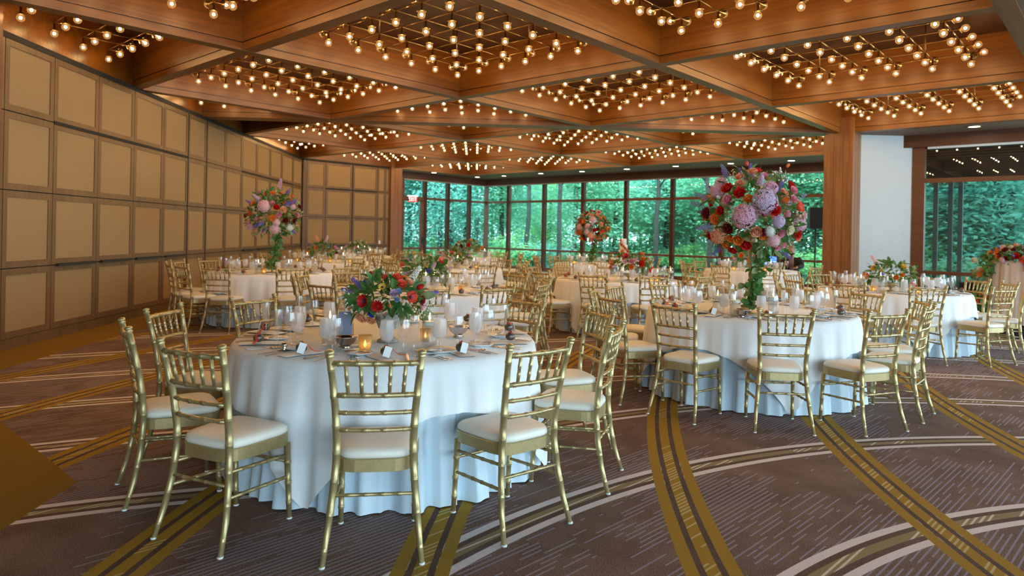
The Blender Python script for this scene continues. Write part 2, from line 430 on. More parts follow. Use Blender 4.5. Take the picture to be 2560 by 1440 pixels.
# ---------------------------------------------------------------- windows
FZ0, FZ1 = 3.36, ZB+.02
wcount = [0]
def window(p0, p1, lower=.80, trans=2.68, top=FZ0, pane=PANE, mw=.06, name=None, bottom=.14):
    """one bay between two mullion centres, glass in the plane through p0-p1; faces the room on local -Y"""
    wcount[0] += 1
    L = hypot(p1[0]-p0[0], p1[1]-p0[1]); a = atan2(p1[1]-p0[1], p1[0]-p0[0])
    b = M()
    b.box((-mw,-.08,0), (mw,.08,FZ1)); b.box((L-mw,-.08,0), (L+mw,.08,FZ1))
    b.box((mw,-.05,lower-.035), (L-mw,.05,lower+.035)); b.box((mw,-.05,trans-.045), (L-mw,.05,trans+.045))
    b.box((mw,-.07,0), (L-mw,.07,bottom)); b.box((mw,-.05,top-.03), (L-mw,.05,top+.1))
    o = struct(b.obj(name or 'window_%d' % wcount[0], FRAMEW, None, (p0[0],p0[1],0), a))
    gl = M(); gl.add([(mw,0,bottom),(L-mw,0,bottom),(L-mw,0,top),(mw,0,top)], [(0,1,2,3)], 0, False)
    gl.obj('glass', pane, o)
    return o
c1 = 28.2; s2 = 29.0
d1x = [-2.72,-1.95,-1.12,-.29,.42]
for i in range(4):
    p, q = (d1x[i], d1x[i]+c1), (d1x[i+1], d1x[i+1]+c1)
    o = window(p, q, name='door_1' if i == 0 else None, mw=.055)
    if i == 0:
        L = hypot(q[0]-p[0], q[1]-p[1])
        dl = M(); dl.box((L-.19,-.06,.05), (L-.06,.06,2.6)); dl.box((.06,-.06,2.55), (L-.06,.06,2.64)); dl.obj('door_leaf', FRAMEW, o)
        hb = M(); hb.box((L-.16,-.12,.98), (L-.10,-.06,1.22)); hb.obj('door_handle', BLACK, o)
d2x = [.42,1.31,2.61,3.91,5.21,6.48,7.70,8.93,10.2,11.4]
for i in range(9): window((d2x[i], s2-d2x[i]), (d2x[i+1], s2-d2x[i+1]))
# fascia and roller blind pelmets above the glass
def strip(p0, p1, z0, z1, d0, d1, name, m):
    L = hypot(p1[0]-p0[0], p1[1]-p0[1]); a = atan2(p1[1]-p0[1], p1[0]-p0[0])
    b = M(); b.box((0,d0,z0), (L,d1,z1)); return struct(b.obj(name, m, None, (p0[0],p0[1],0), a))
strip((-2.80,c1-2.80), (.46,c1+.46), FZ0, FZ1, -.14, -.06, 'trim_2', FASCIA)
strip((.34,s2-.34), (11.4,s2-11.4), FZ0, FZ1, -.14, -.06, 'trim_3', FASCIA)
SHADE = simple('blind_fabric', (.46,.40,.34), .8)
for k, (p, q) in enumerate((((-2.7,c1-2.7),(.38,c1+.38)), ((.44,s2-.44),(11.3,s2-11.3)))):
    strip(p, q, FZ0-.035, FZ0, -.115, -.075, 'trim_%d' % (4+k), SHADE)
# right-hand window
s3 = 22.95
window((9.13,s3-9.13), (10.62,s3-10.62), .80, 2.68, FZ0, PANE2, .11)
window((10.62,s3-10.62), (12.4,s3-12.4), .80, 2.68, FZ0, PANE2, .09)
strip((8.80,s3-.2-8.80), (12.6,s3-.2-12.6), FZ0, FZ1, -.06, .06, 'trim_6', FASCIA)
strip((9.25,s3-9.25), (10.6,s3-10.6), FZ0-.045, FZ0-.003, -.16, -.11, 'trim_7', simple('white_blind', (.72,.72,.70), .6))
# exit sign over the glazed door
t = thing('exit_sign', 'small red lit exit sign above the glazed door beside the left pillar', 'sign', (-2.36,25.72,2.62), R(20))
b = M(); b.box((-.17,-.03,-.10), (.17,.03,.10)); b.obj('sign_face', emit('exit_red', (.9,.10,.10), .75), t)
b = M(); b.box((-.18,-.035,.10), (.18,.035,.135)); b.obj('sign_housing', emit('sign_lamp', (1.,.9,.8), 2.2), t)
b = M()
def glyph(x, segs, w=.022):
    for (a0,b0,a1,b1) in segs:
        p, q = V((x+a0*.055,-.032,-.055+b0*.11)), V((x+a1*.055,-.032,-.055+b1*.11)); d = (q-p); n_ = V((-d.z,0,d.x)).normalized()*w*.35
        b.add([p-n_,q-n_,q+n_,p+n_], [(0,1,2,3)], 0, False)
glyph(-.135, [(0,0,0,1),(0,1,1,1),(0,.5,.8,.5),(0,0,1,0)]); glyph(-.06, [(0,0,1,1),(0,1,1,0)])
glyph(.015, [(.5,0,.5,1)]); glyph(.085, [(0,1,1,1),(.5,0,.5,1)])
b.obj('lettering', emit('exit_white', (1.,.85,.8), 1.6), t)

# ---------------------------------------------------------------- downlights
dlp = [(-1.57,25.52),(.02,27.1),(1.03,26.22),(2.3,24.79),(3.61,23.61),(4.89,22.36),(6.14,21.08),(7.42,19.89),(8.72,18.78),(9.28,12.47)]
dl_names = ['above the glazed door wall','at the window corner, first from the corner','second from the window corner','third from the window corner','fourth from the window corner',
            'fifth from the window corner','sixth from the window corner','seventh from the window corner','nearest the right pillar','over the dark window at far right']
me_r = M().lathe([(.13,0),(.13,-.012),(.095,-.012),(.095,.0)], 20).mesh('trim_ring', BRASS)
me_l = M().lathe([(.001,-.006),(.094,-.006)], 20, caps=False).mesh('lens', DOWN)
for p, nm in zip(dlp, dl_names):
    t = thing('downlight', 'round recessed downlight in the soffit, ' + nm, 'ceiling light', (p[0],p[1],ZB+.008), 0, 'recessed soffit lights')
    link('trim_ring', me_r, t); link('lens', me_l, t)

# ---------------------------------------------------------------- chandeliers
ZR = 3.89; SP = 1.55*2/5*SQ
me_sock = M().lathe([(.012,0),(.012,-.075),(.02,-.08),(.050,-.098),(.052,-.103),(.018,-.096),(.001,-.094)], 10).mesh('lamp_socket', BRASS)
def mk_bulb():
    b = M(); b.sphere((0,0,-.138), .044, 12, 8, 0); b.sphere((0,0,-.135), .016, 8, 5, 1)
    b.lathe([(.016,-.094),(.018,-.105)], 8, 0, caps=False); return b.mesh('bulb', [BULB, FIL])
me_bulb = mk_bulb()
def chandelier(cx, cy_, label, clip=None, near=True):
    root = thing('chandelier', label, 'chandelier', (cx,cy_,ZR), 0, 'brass bulb-grid chandeliers in the ceiling coffers')
    fr = M(); ok = clip or (lambda x, y: True)
    D1 = V((SQ,SQ,0)); D2 = V((-SQ,SQ,0))
    nodes = {}
    for i in range(6):
        for j in range(6):
            p = D1*((i-2.5)*SP) + D2*((j-2.5)*SP)
            if ok(cx+p.x, cy_+p.y): nodes[i,j] = p
    for (i,j), p in nodes.items():
        for di, dj in ((1,0),(0,1)):
            q = nodes.get((i+di,j+dj))
            if q: fr.tube([p,q], .0075, 6)
        fr.box((p.x-.013,p.y-.013,-.013), (p.x+.013,p.y+.013,.013))
    for ij in ((1,1),(4,1),(1,4),(4,4)):
        if ij in nodes:
            p = nodes[ij]; fr.tube([p, (p.x,p.y,ZC-ZR)], .009, 6)
    spots = []
    for (i,j), p in nodes.items():
        spots.append(MX.Translation(p))
        for (k, dv) in ((i==0,-D1),(i==5,D1),(j==0,-D2),(j==5,D2)):
            if k and ok(cx+p.x+dv.x*.2, cy_+p.y+dv.y*.2):
                spots.append(MX.Translation(p) @ V((0,0,-1)).rotation_difference(dv).to_matrix().to_4x4())
    if not near:
        sk = [v.co.copy() for v in me_sock.vertices]; sf = [tuple(f.vertices) for f in me_sock.polygons]
        for T in spots: fr.add(sk, sf, 0, True, T)
    fr.obj('grid_frame', BRASS, root)
    for T in spots:
        if near:
            o = link('lamp_socket', me_sock, root, T=T); link('bulb', me_bulb, o)
        else: link('bulb', me_bulb, root, T=T)
    return root
cl = lambda x, y: x > XW+.12
fg = lambda x, y: y < 13.58
bg = lambda x, y: y > 14.26
CH = [(-.31,8.65,'square grid of bare bulbs in the large central coffer nearest the camera',None,1),
 (-2.88,6.10,'bare-bulb grid cut off by the picture top, left of the central coffer',None,1),
 (2.26,6.10,'bare-bulb grid cut off by the picture top, right of the central coffer',None,1),
 (-2.88,11.2,'bare-bulb grid left of and behind the big central one',None,1),
 (2.26,11.2,'bare-bulb grid right of and behind the big central one',None,1),
 (4.83,8.65,'bare-bulb grid in the upper right coffer',None,1),
 (7.40,11.2,'bare-bulb grid at far right above the white wall and dark window',None,1),
 (-5.45,8.65,'half grid of bulbs in the coffer against the left wall nearest the camera',cl,1),
 (-5.45,13.75,'few bulbs in the left wall coffer just in front of the cross girder',lambda x,y: cl(x,y) and fg(x,y),1),
 (-.31,13.75,'half grid of bulbs in the middle coffer in front of the cross girder',fg,1),
 (4.83,13.75,'half grid of bulbs in the right coffer in front of the cross girder',fg,1),
 (-.31,13.75,'half grid of bulbs in the middle coffer behind the cross girder',bg,0),
 (4.83,13.75,'half grid of bulbs in the right coffer behind the cross girder',bg,0),
 (-2.88,16.3,'bulb grid behind the girder on the left, above the left tall flowers',None,0),
 (2.26,16.3,'bulb grid behind the girder, right of the picture middle',None,0),
 (7.40,16.3,'bulb grid just left of the right pillar, behind the girder',None,0),
 (-5.45,18.85,'half grid of bulbs against the far end of the left wall',cl,0),
 (-.31,18.85,'bulb grid in the second central coffer behind the girder',None,0),
 (4.83,18.85,'bulb grid above the window wall, left of the one by the right pillar',None,0),
 (-2.88,21.4,'bulb grid above the panelled back wall and left pillar',None,0),
 (2.26,21.4,'bulb grid above the middle of the window wall',None,0),
 (-.31,23.95,'rearmost bulb grid, above the window corner',None,0)]
for x, y, lb, c, nr in CH: chandelier(x, y, lb, c, nr)

# ---------------------------------------------------------------- woods outside
gb = M(); gb.add([(-40,18,-.45),(70,6,-.45),(90,90,-.45),(-60,90,-.45)], [(0,1,2,3)], 0, False)
struct(gb.obj('ground', SOIL))
def leaf_cloud(n, rx, ry, rz, size, seed, shell=.35, flat=.6):
    rnd = random.Random(seed); b = M()
    clumps = [V((rnd.gauss(0,1), rnd.gauss(0,1), rnd.gauss(0,1))).normalized()*(rnd.uniform(shell,1)) for _ in range(max(8, n//45))]
    for _ in range(n):
        c = rnd.choice(clumps); q = c + V((rnd.gauss(0,1), rnd.gauss(0,1), rnd.gauss(0,.55)))*.19
        p = V((q.x*rx, q.y*ry, q.z*rz)); s = size*rnd.uniform(.6,1.3)
        d = V((rnd.gauss(0,1), rnd.gauss(0,1), rnd.gauss(0,.35))).normalized()
        u = d.cross(V((rnd.gauss(0,.5), rnd.gauss(0,.5), 1))).normalized()
        b.add([p-d*s*.5, p+u*s*.28, p+d*s*.5, p-u*s*.28], [(0,1,2,3)], 0, False)
    return b
cloud_me = {}
def cl_mesh(kind, m, k):
    key = (kind, m.name, k)
    if key not in cloud_me:
        if kind == 'crown': b = leaf_cloud(5200, 2.4, 2.4, 3.0, .21, 10+k, .3)
        else: b = leaf_cloud(3000, 1.5, 1.5, .95, .13, 40+k, .2)
        cloud_me[key] = b.mesh('foliage', m)
    return cloud_me[key]
trunk_me = []
for k in range(4):
    rnd = random.Random(k); b = M()
    pts = [(rnd.uniform(-.25,.25)*i*.25, rnd.uniform(-.25,.25)*i*.25, i*1.4) for i in range(9)]
    b.tube(pts, [.17-.014*i for i in range(9)], 7)
    for q in (3,4,5,6):
        p = V(pts[q]); a = rnd.uniform(0,6.28)
        b.tube([p, p+V((cos(a),sin(a),.7))*.9, p+V((cos(a),sin(a),.9))*1.9], [.06,.04,.015], 5)
    trunk_me.append(b.mesh('trunk', BARK))
rt_ = random.Random(21)
def px_dir(px): return (fw + rt*((px-1280)/F)).normalized()
KINDS = [('tall leafy green tree in the woods beyond the window wall', TREE1), ('bright yellow-green tree in the woods beyond the window wall', TREE2),
         ('blue-green tree in the woods beyond the window wall', TREE3)]
def tree(x, y, k, sc, zc, lbl, grp):
    m = KINDS[k][1]
    t = thing('woodland_tree', lbl, 'tree', (x,y,-.45), rt_.uniform(0,6.28), grp)
    o = link('trunk', trunk_me[rt_.randrange(4)], t); o.scale = (sc,sc,1.)
    for q in range(2 if rt_.random() < .6 else 1):
        c = link('foliage', cl_mesh('crown', m, rt_.randrange(3)), t)
        c.location = (rt_.uniform(-.9,.9), rt_.uniform(-.9,.9), zc + q*3.2); c.scale = (sc*rt_.uniform(.9,1.3), sc*rt_.uniform(.9,1.3), rt_.uniform(.75,1.05))
    return t
for i in range(44):
    px = 985 + (2130-985)*((i*.618) % 1.); d = rt_.uniform(37, 62)
    if px < 1230: d = rt_.uniform(33, 50)
    u = px_dir(px); k = rt_.choices((0,1,2), (5,3,4) if px > 1250 else (3,1,6))[0]
    tree(u.x*d, u.y*d, k, rt_.uniform(.75,1.15), rt_.uniform(2.2,4.6), KINDS[k][0], 'trees beyond the window wall')
for i in range(10):  # unseen trees, added to cover bright sky mirrored in the corner panes
    x, y = -9-i*1.5, 24.5+(i*3.7 % 9); tree(x, y, i % 3, 1.1, 2.2+(i % 3)*.6, 'leafy tree added outside, left of the glazed corner, to fill its reflections', 'added trees left of the window corner')
for i in range(14):
    px = 2290 + 290*((i*.618) % 1.); d = rt_.uniform(26, 44); u = px_dir(px); k = rt_.choices((0,2), (2,3))[0]
    tree(u.x*d, u.y*d, k, rt_.uniform(.7,1.05), rt_.uniform(2.0,4.5), ('tall leafy green tree' if k == 0 else 'blue-green tree')+' seen through the dark window at far right', 'trees beyond the right window')
for i in range(46):
    right = i >= 36
    px = (985 + 1145*((i*.618) % 1.)) if not right else 2280+300*((i*.618) % 1.)
    u = px_dir(px); d = rt_.uniform(34, 50) if not right else rt_.uniform(20, 32)
    m = (TREE1, TREE3, TREE2)[i % 3]
    t = thing('woodland_shrub', 'low leafy shrub on the ground outside the ' + ('dark right-hand window' if right else 'window wall'), 'shrub', (u.x*d,u.y*d,-.45), 0, 'undergrowth outside ' + ('right window' if right else 'window wall'))
    c = link('foliage', cl_mesh('shrub', m, i % 3), t); c.location.z = .75; c.scale = (1.25,1.25,rt_.uniform(.8,1.3))
    b = link('stems', trunk_me[i % 4], t); b.scale = (.25,.25,.08)
# a few bare slim trunks that stand out in front of the leaves
for px, d, lb in ((1397,33,'slim dark trunk standing straight behind the fourth window from the corner'),(1318,35,'pale straight trunk seen through the second window from the corner'),
                  (1640,34,'grey trunk behind the tall orange flowers window'),(1775,30,'stout dark trunk behind the big tall bouquet'),(1100,35,'thin trunk seen through the glazed wall left of the window corner')):
    u = px_dir(px); t = thing('bare_tree', lb, 'tree', (u.x*d,u.y*d,-.45)); o = link('trunk', trunk_me[int(px) % 4], t); o.scale = (.8,.8,1)
# porch outside the right window
pr = M(); T = MX.Translation((9.2,14.3,3.5)) @ MX.Rotation(-pi/4, 4, 'Z')
pr.box((-.3,.1,0), (6,3.4,.18), 0, T)
for k in range(6): pr.box((-.3,.3+k*.55,-.10), (6,.38+k*.55,0), 0, T)
pr.box((-.3,3.2,-.55), (6,3.4,0), 0, T)
struct(pr.obj('porch_roof', simple('porch_wood', (.035,.03,.025), .8)))
for px, lb in ((2338,'leftmost dark porch post outside the right window'),(2375,'middle dark porch post outside the right window'),(2400,'rightmost dark porch post outside the right window')):
    u = px_dir(px); d = 20.5
    q = M(); q.box((-.05,-.05,-.5), (.05,.05,3.6)); q.box((-.09,-.09,-.5), (.09,.09,-.4))
    tag(q.obj('porch_post', simple('post_paint', (.10,.13,.14), .7), None, (u.x*d,u.y*d,0), pi/4), lb, 'post')

# ---------------------------------------------------------------- chairs
def outline(z, k=1., n=28):
    pts = []
    for i in range(n):
        a = 2*pi*i/n; c, s_ = cos(a), sin(a); e = .42
        x = (abs(c)**e)*(1 if c > 0 else -1); y = (abs(s_)**e)*(1 if s_ > 0 else -1)
        y = y*.195*k; x = x*(.185+.02*(y/.195))*k
        pts.append((x, y, z))
    return pts
def ringmesh(b, rings, mi=0, smooth=True, close=True):
    n = len(rings[0]); vs = [p for r in rings for p in r]; fs = []
    for k in range(len(rings)-1):
        for i in range(n):
            j = (i+1) % n; fs.append((k*n+i, k*n+j, (k+1)*n+j, (k+1)*n+i))
    if close: fs += [tuple(range(n-1,-1,-1)), tuple((len(rings)-1)*n+i for i in range(n))]
    b.add(vs, fs, mi, smooth)
def chair_meshes():
    d = {}
    b = M(); ringmesh(b, [outline(.437,.97), outline(.447,1.0), outline(.463,.99), outline(.474,.95), outline(.481,.86), outline(.486,.68), outline(.489,.4)])
    d['seat_cushion'] = b.mesh('seat_cushion', IVORY)
    b = M(); ringmesh(b, [outline(.378,.985), outline(.380,1.005), outline(.434,1.005), outline(.437,.985)], smooth=False)
    d['seat_frame'] = b.mesh('seat_frame', GOLD)
    for sx in (-1, 1):
        b = M(); b.rod((sx*.175,.165,.385), (sx*.18,.185,0), .0165, (.25,.52,.78), 8, 0, None, .0125)
        b.lathe([(.014,0),(.014,.008)], 8, 1, MX.Translation((sx*.18,.185,0)))
        d['front_leg%d' % sx] = b.mesh('front_leg', [GOLD, GLIDE])
        P = [(.212,-.275,0),(.196,-.232,.14),(.180,-.205,.28),(.168,-.192,.42),(.166,-.195,.52),(.173,-.213,.66),(.184,-.240,.79),(.196,-.268,.905)]
        P = [V((sx*x,y,z)) for x,y,z in P]
        b = M(); pts = []; rr = []
        for i in range(len(P)-1):
            pts += [P[i], P[i].lerp(P[i+1],.44), P[i].lerp(P[i+1],.465), P[i].lerp(P[i+1],.49), P[i].lerp(P[i+1],.515), P[i].lerp(P[i+1],.54)]
            r0 = (.0125,.015,.0165,.0172,.0172,.0165,.0155)[i]; rr += [r0, r0, r0*1.16, r0*.94, r0*1.16, r0]
        pts.append(P[-1]); rr.append(.015)
        b.tube(pts, rr, 8)
        b.lathe([(.012,-.004),(.019,.0),(.019,.006),(.012,.010),(.020,.016),(.021,.022),(.014,.029),(.001,.031)], 10, 0, MX.Translation(P[-1]) @ MX.Rotation(R(13),4,'X'))
        b.lathe([(.014,0),(.014,.008)], 8, 1, MX.Translation(P[0]))
        d['rear_post%d' % sx] = b.mesh('rear_post', [GOLD, GLIDE])
    def post(z):
        P = [(.168,-.192,.42),(.166,-.195,.52),(.173,-.213,.66),(.184,-.240,.79),(.196,-.268,.905)]
        for (x0,y0,z0),(x1,y1,z1) in zip(P, P[1:]):
            if z <= z1: t = (z-z0)/(z1-z0); return x0+(x1-x0)*t, y0+(y1-y0)*t
    rails = []
    for z, r, nm in ((.875,.0125,'top_rail'),(.73,.0115,'back_rail'),(.65,.010,'back_rail'),(.572,.010,'back_rail')):
        x, y = post(z); b = M(); b.rod((-x,y,z), (x,y,z), r, (.12,.37,.62,.87) if r < .0125 else (.1,.3,.5,.7,.9), 7, 0, None, None, (0,-.018,0))
        rails.append((nm, b.mesh(nm, GOLD), b))
    spind = []
    xt, yt = post(.875); xb, yb = post(.73)
    for k in range(5):
        f = (k-2)/2.
        b = M(); bow = -.018*(1-(f*.66)**2)
        b.rod((f*.118,yb+bow,.735), (f*.128,yt+bow,.87), .0085, (.3,.62), 7); spind.append(b.mesh('spindle', GOLD))
    st = []
    def S_(a, c, r=.0085, bm=(.2,.4,.6,.8)):
        b = M(); b.rod(a, c, r, bm, 6); st.append((b.mesh('stretcher', GOLD), b))
    for sx in (-1, 1):
        S_((sx*.172,-.197,.345), (sx*.177,.168,.325)); S_((sx*.186,-.214,.235), (sx*.178,.175,.215))
    S_((-.181,-.206,.285), (.181,-.206,.285)); S_((-.178,.170,.29), (.178,.170,.29))
    d['rails'] = rails; d['spind'] = spind; d['st'] = st
    bb = M()
    for nm, me, b in rails: bb.add(b.v, b.f)
    for k in range(5):
        f = (k-2)/2.; bb.rod((f*.118,yb-.012,.735), (f*.128,yt-.012,.87), .0085, (.45,), 5)
    d['backrest'] = bb.mesh('backrest', GOLD)
    bb = M()
    for me, b in st: bb.add(b.v, b.f)
    d['stretch'] = bb.mesh('stretcher_set', GOLD)
    return d
CM = chair_meshes()
def proto_chair(full):
    t = thing('banquet_chair', 'x', 'chair')
    link('seat_cushion', CM['seat_cushion'], t); link('seat_frame', CM['seat_frame'], t)
    for sx in (-1,1): link('front_leg', CM['front_leg%d' % sx], t); link('rear_post', CM['rear_post%d' % sx], t)
    if full:
        for nm, me, _ in CM['rails']: link(nm, me, t)
        for me in CM['spind']: link('spindle', me, t)
        for me, _ in CM['st']: link('stretcher', me, t)
    else:
        link('backrest', CM['backrest'], t); link('stretcher_set', CM['stretch'], t)
    return t
protos = {}
def place_chair(x, y, rz, label, group, full):
    if full not in protos:
        t = proto_chair(full); bpy.context.view_layer.update(); protos[full] = (t, kids_of(t)); c = t
    else: c = copy_tree(protos[full][0], protos[full][1])
    c.location = (x,y,0); c.rotation_euler = (0,0,rz); c['label'] = label; c['group'] = group; c['category'] = 'chair'
    return c

# ---------------------------------------------------------------- tables, linen, place settings
ORD = ['front','second','third','fourth','fifth','sixth','seventh','eighth','ninth','tenth','eleventh','twelfth']
TABLES = [
 ('T1', -.55, 4.51, 'foreground table', [-85,-119,-152,176,141,95,50,12.6,-18.6,-53.6], 1.22, 2, -107),
 ('T2', 2.62, 6.46, 'right-hand table with tall flowers', [-102.6,-134,-164,169.6,138,107,77,47,17.5,-14,-42,-72], 1.23, 2, -93),
 ('T3', -3.19, 11.06, 'tall-flower table beside the left wall', [-104,-128,-150,178,150,120,78,35,0,-30,-65], 1.21, 2, -75),
 ('T4', -.58, 8.17, 'second table, behind the foreground one', [-85,-130,-163,170,139,104,74,40,5,-25,-57], 1.21, 2, -60),
 ('T5', 5.73, 9.23, 'round table at far right', [-108,-140,-172,157,125,100,70,40,12,-12,-36,-72], 1.23, 2, -100),
 ('T6', 2.21, 10.62, 'centre table with low red flowers', [-115,-150,-178,150,118,85,50,18,-14,-48,-82], 1.21, 2, -135),
 ('T7', -.43, 13.31, 'candlelit table behind the second table', [-100,-136,-172,152,116,80,44,8,-28,-64], 1.2, 1, -80),
 ('T8', -.20, 18.2, 'rearmost table near the window corner', [-95,-131,-167,157,121,85,49,13,-23,-59], 1.2, 0, -90),
 ('T9', -3.20, 14.9, 'second table along the left wall', [-90,-126,-162,162,126,90,54,18,-18,-54], 1.2, 0, -60),
 ('T10', -3.10, 18.4, 'third table along the left wall', [-100,-136,-172,152,116,80,44,8,-28,-64], 1.2, 0, -80),
 ('T11', 2.79, 16.03, 'tall orange flower table near the windows', [-92,-128,-164,160,124,88,52,16,-20,-56], 1.2, 0, -70),
 ('T13', 5.82, 14.3, 'table left of the right pillar', [-98,-134,-170,154,118,82,46,-58], 1.2, 0, -85)]
TZ = .765; TR = .94
def fold(a, n1, n2, ph):
    s_ = sin(n1*a+ph+.9*sin(3*a+ph)); return .62*(1-2*abs(s_)**.8 if s_ < 0 else 1-.35*s_) + .38*sin(n2*a+1.7*ph)
def skirt(ph):
    b = M(); n = 320; rings = []
    for t in (0., .015, .05, .15, .35, .6, .82, 1.):
        r = []
        for i in range(n):
            a = 2*pi*i/n; k = min(1., t*1.6)**.8
            f = fold(a, 29, 17, ph); rr = TR - .02 + .012*min(1, t/.015) + .085*t + .064*(f-.9)*k + .008*sin(41*a+ph)*k
            r.append((rr*cos(a), rr*sin(a), TZ-.006 - (TZ-.014)*t + (.006*f if t > .99 else 0)))
        rings.append(r)
    ringmesh(b, rings[::-1], close=False)
    b.add([(0,0,TZ-.006)]+rings[0], [(0,i+1,(i+1)%n+1) for i in range(n)])
    return b
def overlay(rot, ph):
    b = M(); n = 320; half = 1.20; rings = []
    def drop(a):
        q = (a-rot) % (pi/2) - pi/4                     # 0 at an edge middle, +-45 deg at the corners
        return min(half/cos(q), 1.66) - TR
    vs = [(0,0,TZ)]
    for t in (0., .03, .12, .3, .5, .75, 1.):
        r = []
        for i in range(n):
            a = 2*pi*i/n; d = drop(a); z = TZ - d*t - (.0 if t < .03 else .012)
            k = min(1., t*d*2.4)
            f = fold(a, 29, 17, ph)
            base = TR + .004 + .092*(TZ-z)/TZ + .064*(.34*f-.24)*min(1., ((TZ-z)/TZ*1.6))**.8 + .014*min(1, t*4)
            rr = TR-.012 if t == 0 else base + (.012*sin(11*a+2*ph)+.007*sin(29*a+ph))*k*min(1., d/.4)
            r.append((rr*cos(a), rr*sin(a), z))
        rings.append(r)
    for r in rings: vs += r
    fs = [(0,i+1,(i+1)%n+1) for i in range(n)]
    for k in range(len(rings)-1):
        for i in range(n):
            j = (i+1) % n; fs.append((1+k*n+i, 1+(k+1)*n+i, 1+(k+1)*n+j, 1+k*n+j))
    b.add(vs, fs); return b
# tableware meshes
def lm(name, prof, n, m): return M().lathe(prof, n, 0, None, True, False).mesh(name, m)
def goblet():
    b = M(); b.lathe([(.022,.062),(.034,.072),(.041,.092),(.043,.115),(.040,.145),(.036,.178)], 14, 0, None, True, False)
    b.lathe([(.034,.002),(.030,.005),(.006,.010),(.0055,.045),(.010,.056),(.024,.063)], 12, 1, None, True, True); return b.mesh('water_goblet', [FROST, GLASS])
def wine():
    b = M(); b.lathe([(.005,.085),(.022,.092),(.036,.112),(.040,.135),(.037,.162),(.032,.192)], 14, 0, None, True, False)
    b.lathe([(.033,.002),(.028,.005),(.0045,.010),(.004,.078),(.008,.087)], 10, 0); return b.mesh('wine_glass', GLASS)
def flute():
    b = M(); b.lathe([(.004,.085),(.016,.10),(.024,.135),(.0265,.17),(.0235,.222)], 12, 0, None, True, False)
    b.lathe([(.031,.002),(.026,.005),(.0045,.010),(.0038,.08),(.007,.088)], 10, 0); return b.mesh('champagne_flute', GLASS)
def pomegranate():
    b = M(); b.lathe([(.008,0),(.020,.003),(.029,.014),(.031,.026),(.027,.038),(.016,.046),(.008,.049),(.007,.054)], 12)
    for k in range(5):
        a = k*2*pi/5; b.add([(.006*cos(a-.5),.006*sin(a-.5),.052),(.006*cos(a+.5),.006*sin(a+.5),.052),(.013*cos(a),.013*sin(a),.066)], [(0,1,2)])
    return b.mesh('favor_body', GREYMETAL)
def fork():
    b = M(); b.add([(-.004,-.09,.003),(.004,-.09,.003),(.0028,.02,.005),(-.0028,.02,.005)], [(0,1,2,3)], 0, False)
    b.add([(-.0028,.02,.005),(.0028,.02,.005),(.012,.045,.004),(-.012,.045,.004)], [(0,1,2,3)], 0, False)
    for k in range(4):
        x = -.0105+k*.007; b.box((x-.0016,.045,.003), (x+.0016,.092,.0055))
    b.box((-.004,-.09,.001), (.004,.02,.0035)); return b.mesh('fork', SILVER)
def knife():
    b = M(); b.box((-.006,-.11,.001), (.006,-.01,.008)); b.add([(-.006,-.01,.004),(.007,-.01,.004),(.009,.05,.004),(.004,.115,.004),(-.004,.10,.004)], [(0,1,2,3,4)], 0, False); return b.mesh('table_knife', SILVER)
def spoon():
    b = M(); b.box((-.003,-.09,.001), (.003,.03,.004)); b.sphere((0,.055,.004), .02, 10, 6, 0, None, (.8,1.3,.28)); return b.mesh('spoon', SILVER)
def napkin():
    b = M(); n = 8; vs = []; fs = []
    for zz in (0, 1):
        for i in range(n+1):
            for j in range(5):
                u, v = i/n-.5, j/4-.5
                vs.append((v*.11*(1+.12*sin(5*u)), u*.25, .001 + zz*(.012+.004*sin(9*u)*cos(5*v)) if abs(v) < .49 and abs(u) < .49 else .003+zz*.004))
    w = 5*(n+1)
    for i in range(n):
        for j in range(4):
            a = i*5+j; fs.append((a,a+5,a+6,a+1)); fs.append((w+a,w+a+1,w+a+6,w+a+5))
    b.add(vs, fs); return b.mesh('folded_napkin', WHITE2)
TW = dict(water_goblet=goblet(), wine_glass=wine(), champagne_flute=flute(), fork=fork(), table_knife=knife(), spoon=spoon(), napkin=napkin(),
          plate=lm('bread_plate', [(.001,.006),(.045,.005),(.052,.008),(.078,.016),(.079,.018),(.052,.011),(.040,.002),(.001,.002)], 20, CHINA))
me_pom = pomegranate()
def ribbon_me():
    b = M(); pts = [V((.012,0,.045)),V((.035,-.004,.04)),V((.05,.006,.016)),V((.075,-.006,.006)),V((.105,.008,.004))]
    vs = []; 
    for i, p in enumerate(pts): w = .005+.0016*i; vs += [p+V((0,-w,0)), p+V((0,w,.001))]
    b.add(vs, [(2*i,2*i+1,2*i+3,2*i+2) for i in range(4)])
    for k in range(3): b.sphere((.008*cos(k*2.1),.008*sin(k*2.1),.049), .007, 6, 4)
    return b.mesh('ribbon', RED)
me_rib = ribbon_me()
b = M(); b.box((-.019,-.001,-.028), (.019,.001,.028)); me_tag = b.mesh('name_tag', PAPER)
TWN = dict(water_goblet=('frosted water goblet','glass'), wine_glass=('clear wine glass','glass'), champagne_flute=('slim champagne flute','glass'), fork=('dinner fork','fork'),
           table_knife=('table knife','knife'), spoon=('spoon','spoon'), napkin=('folded white napkin','napkin'), plate=('small white bread plate','plate'))
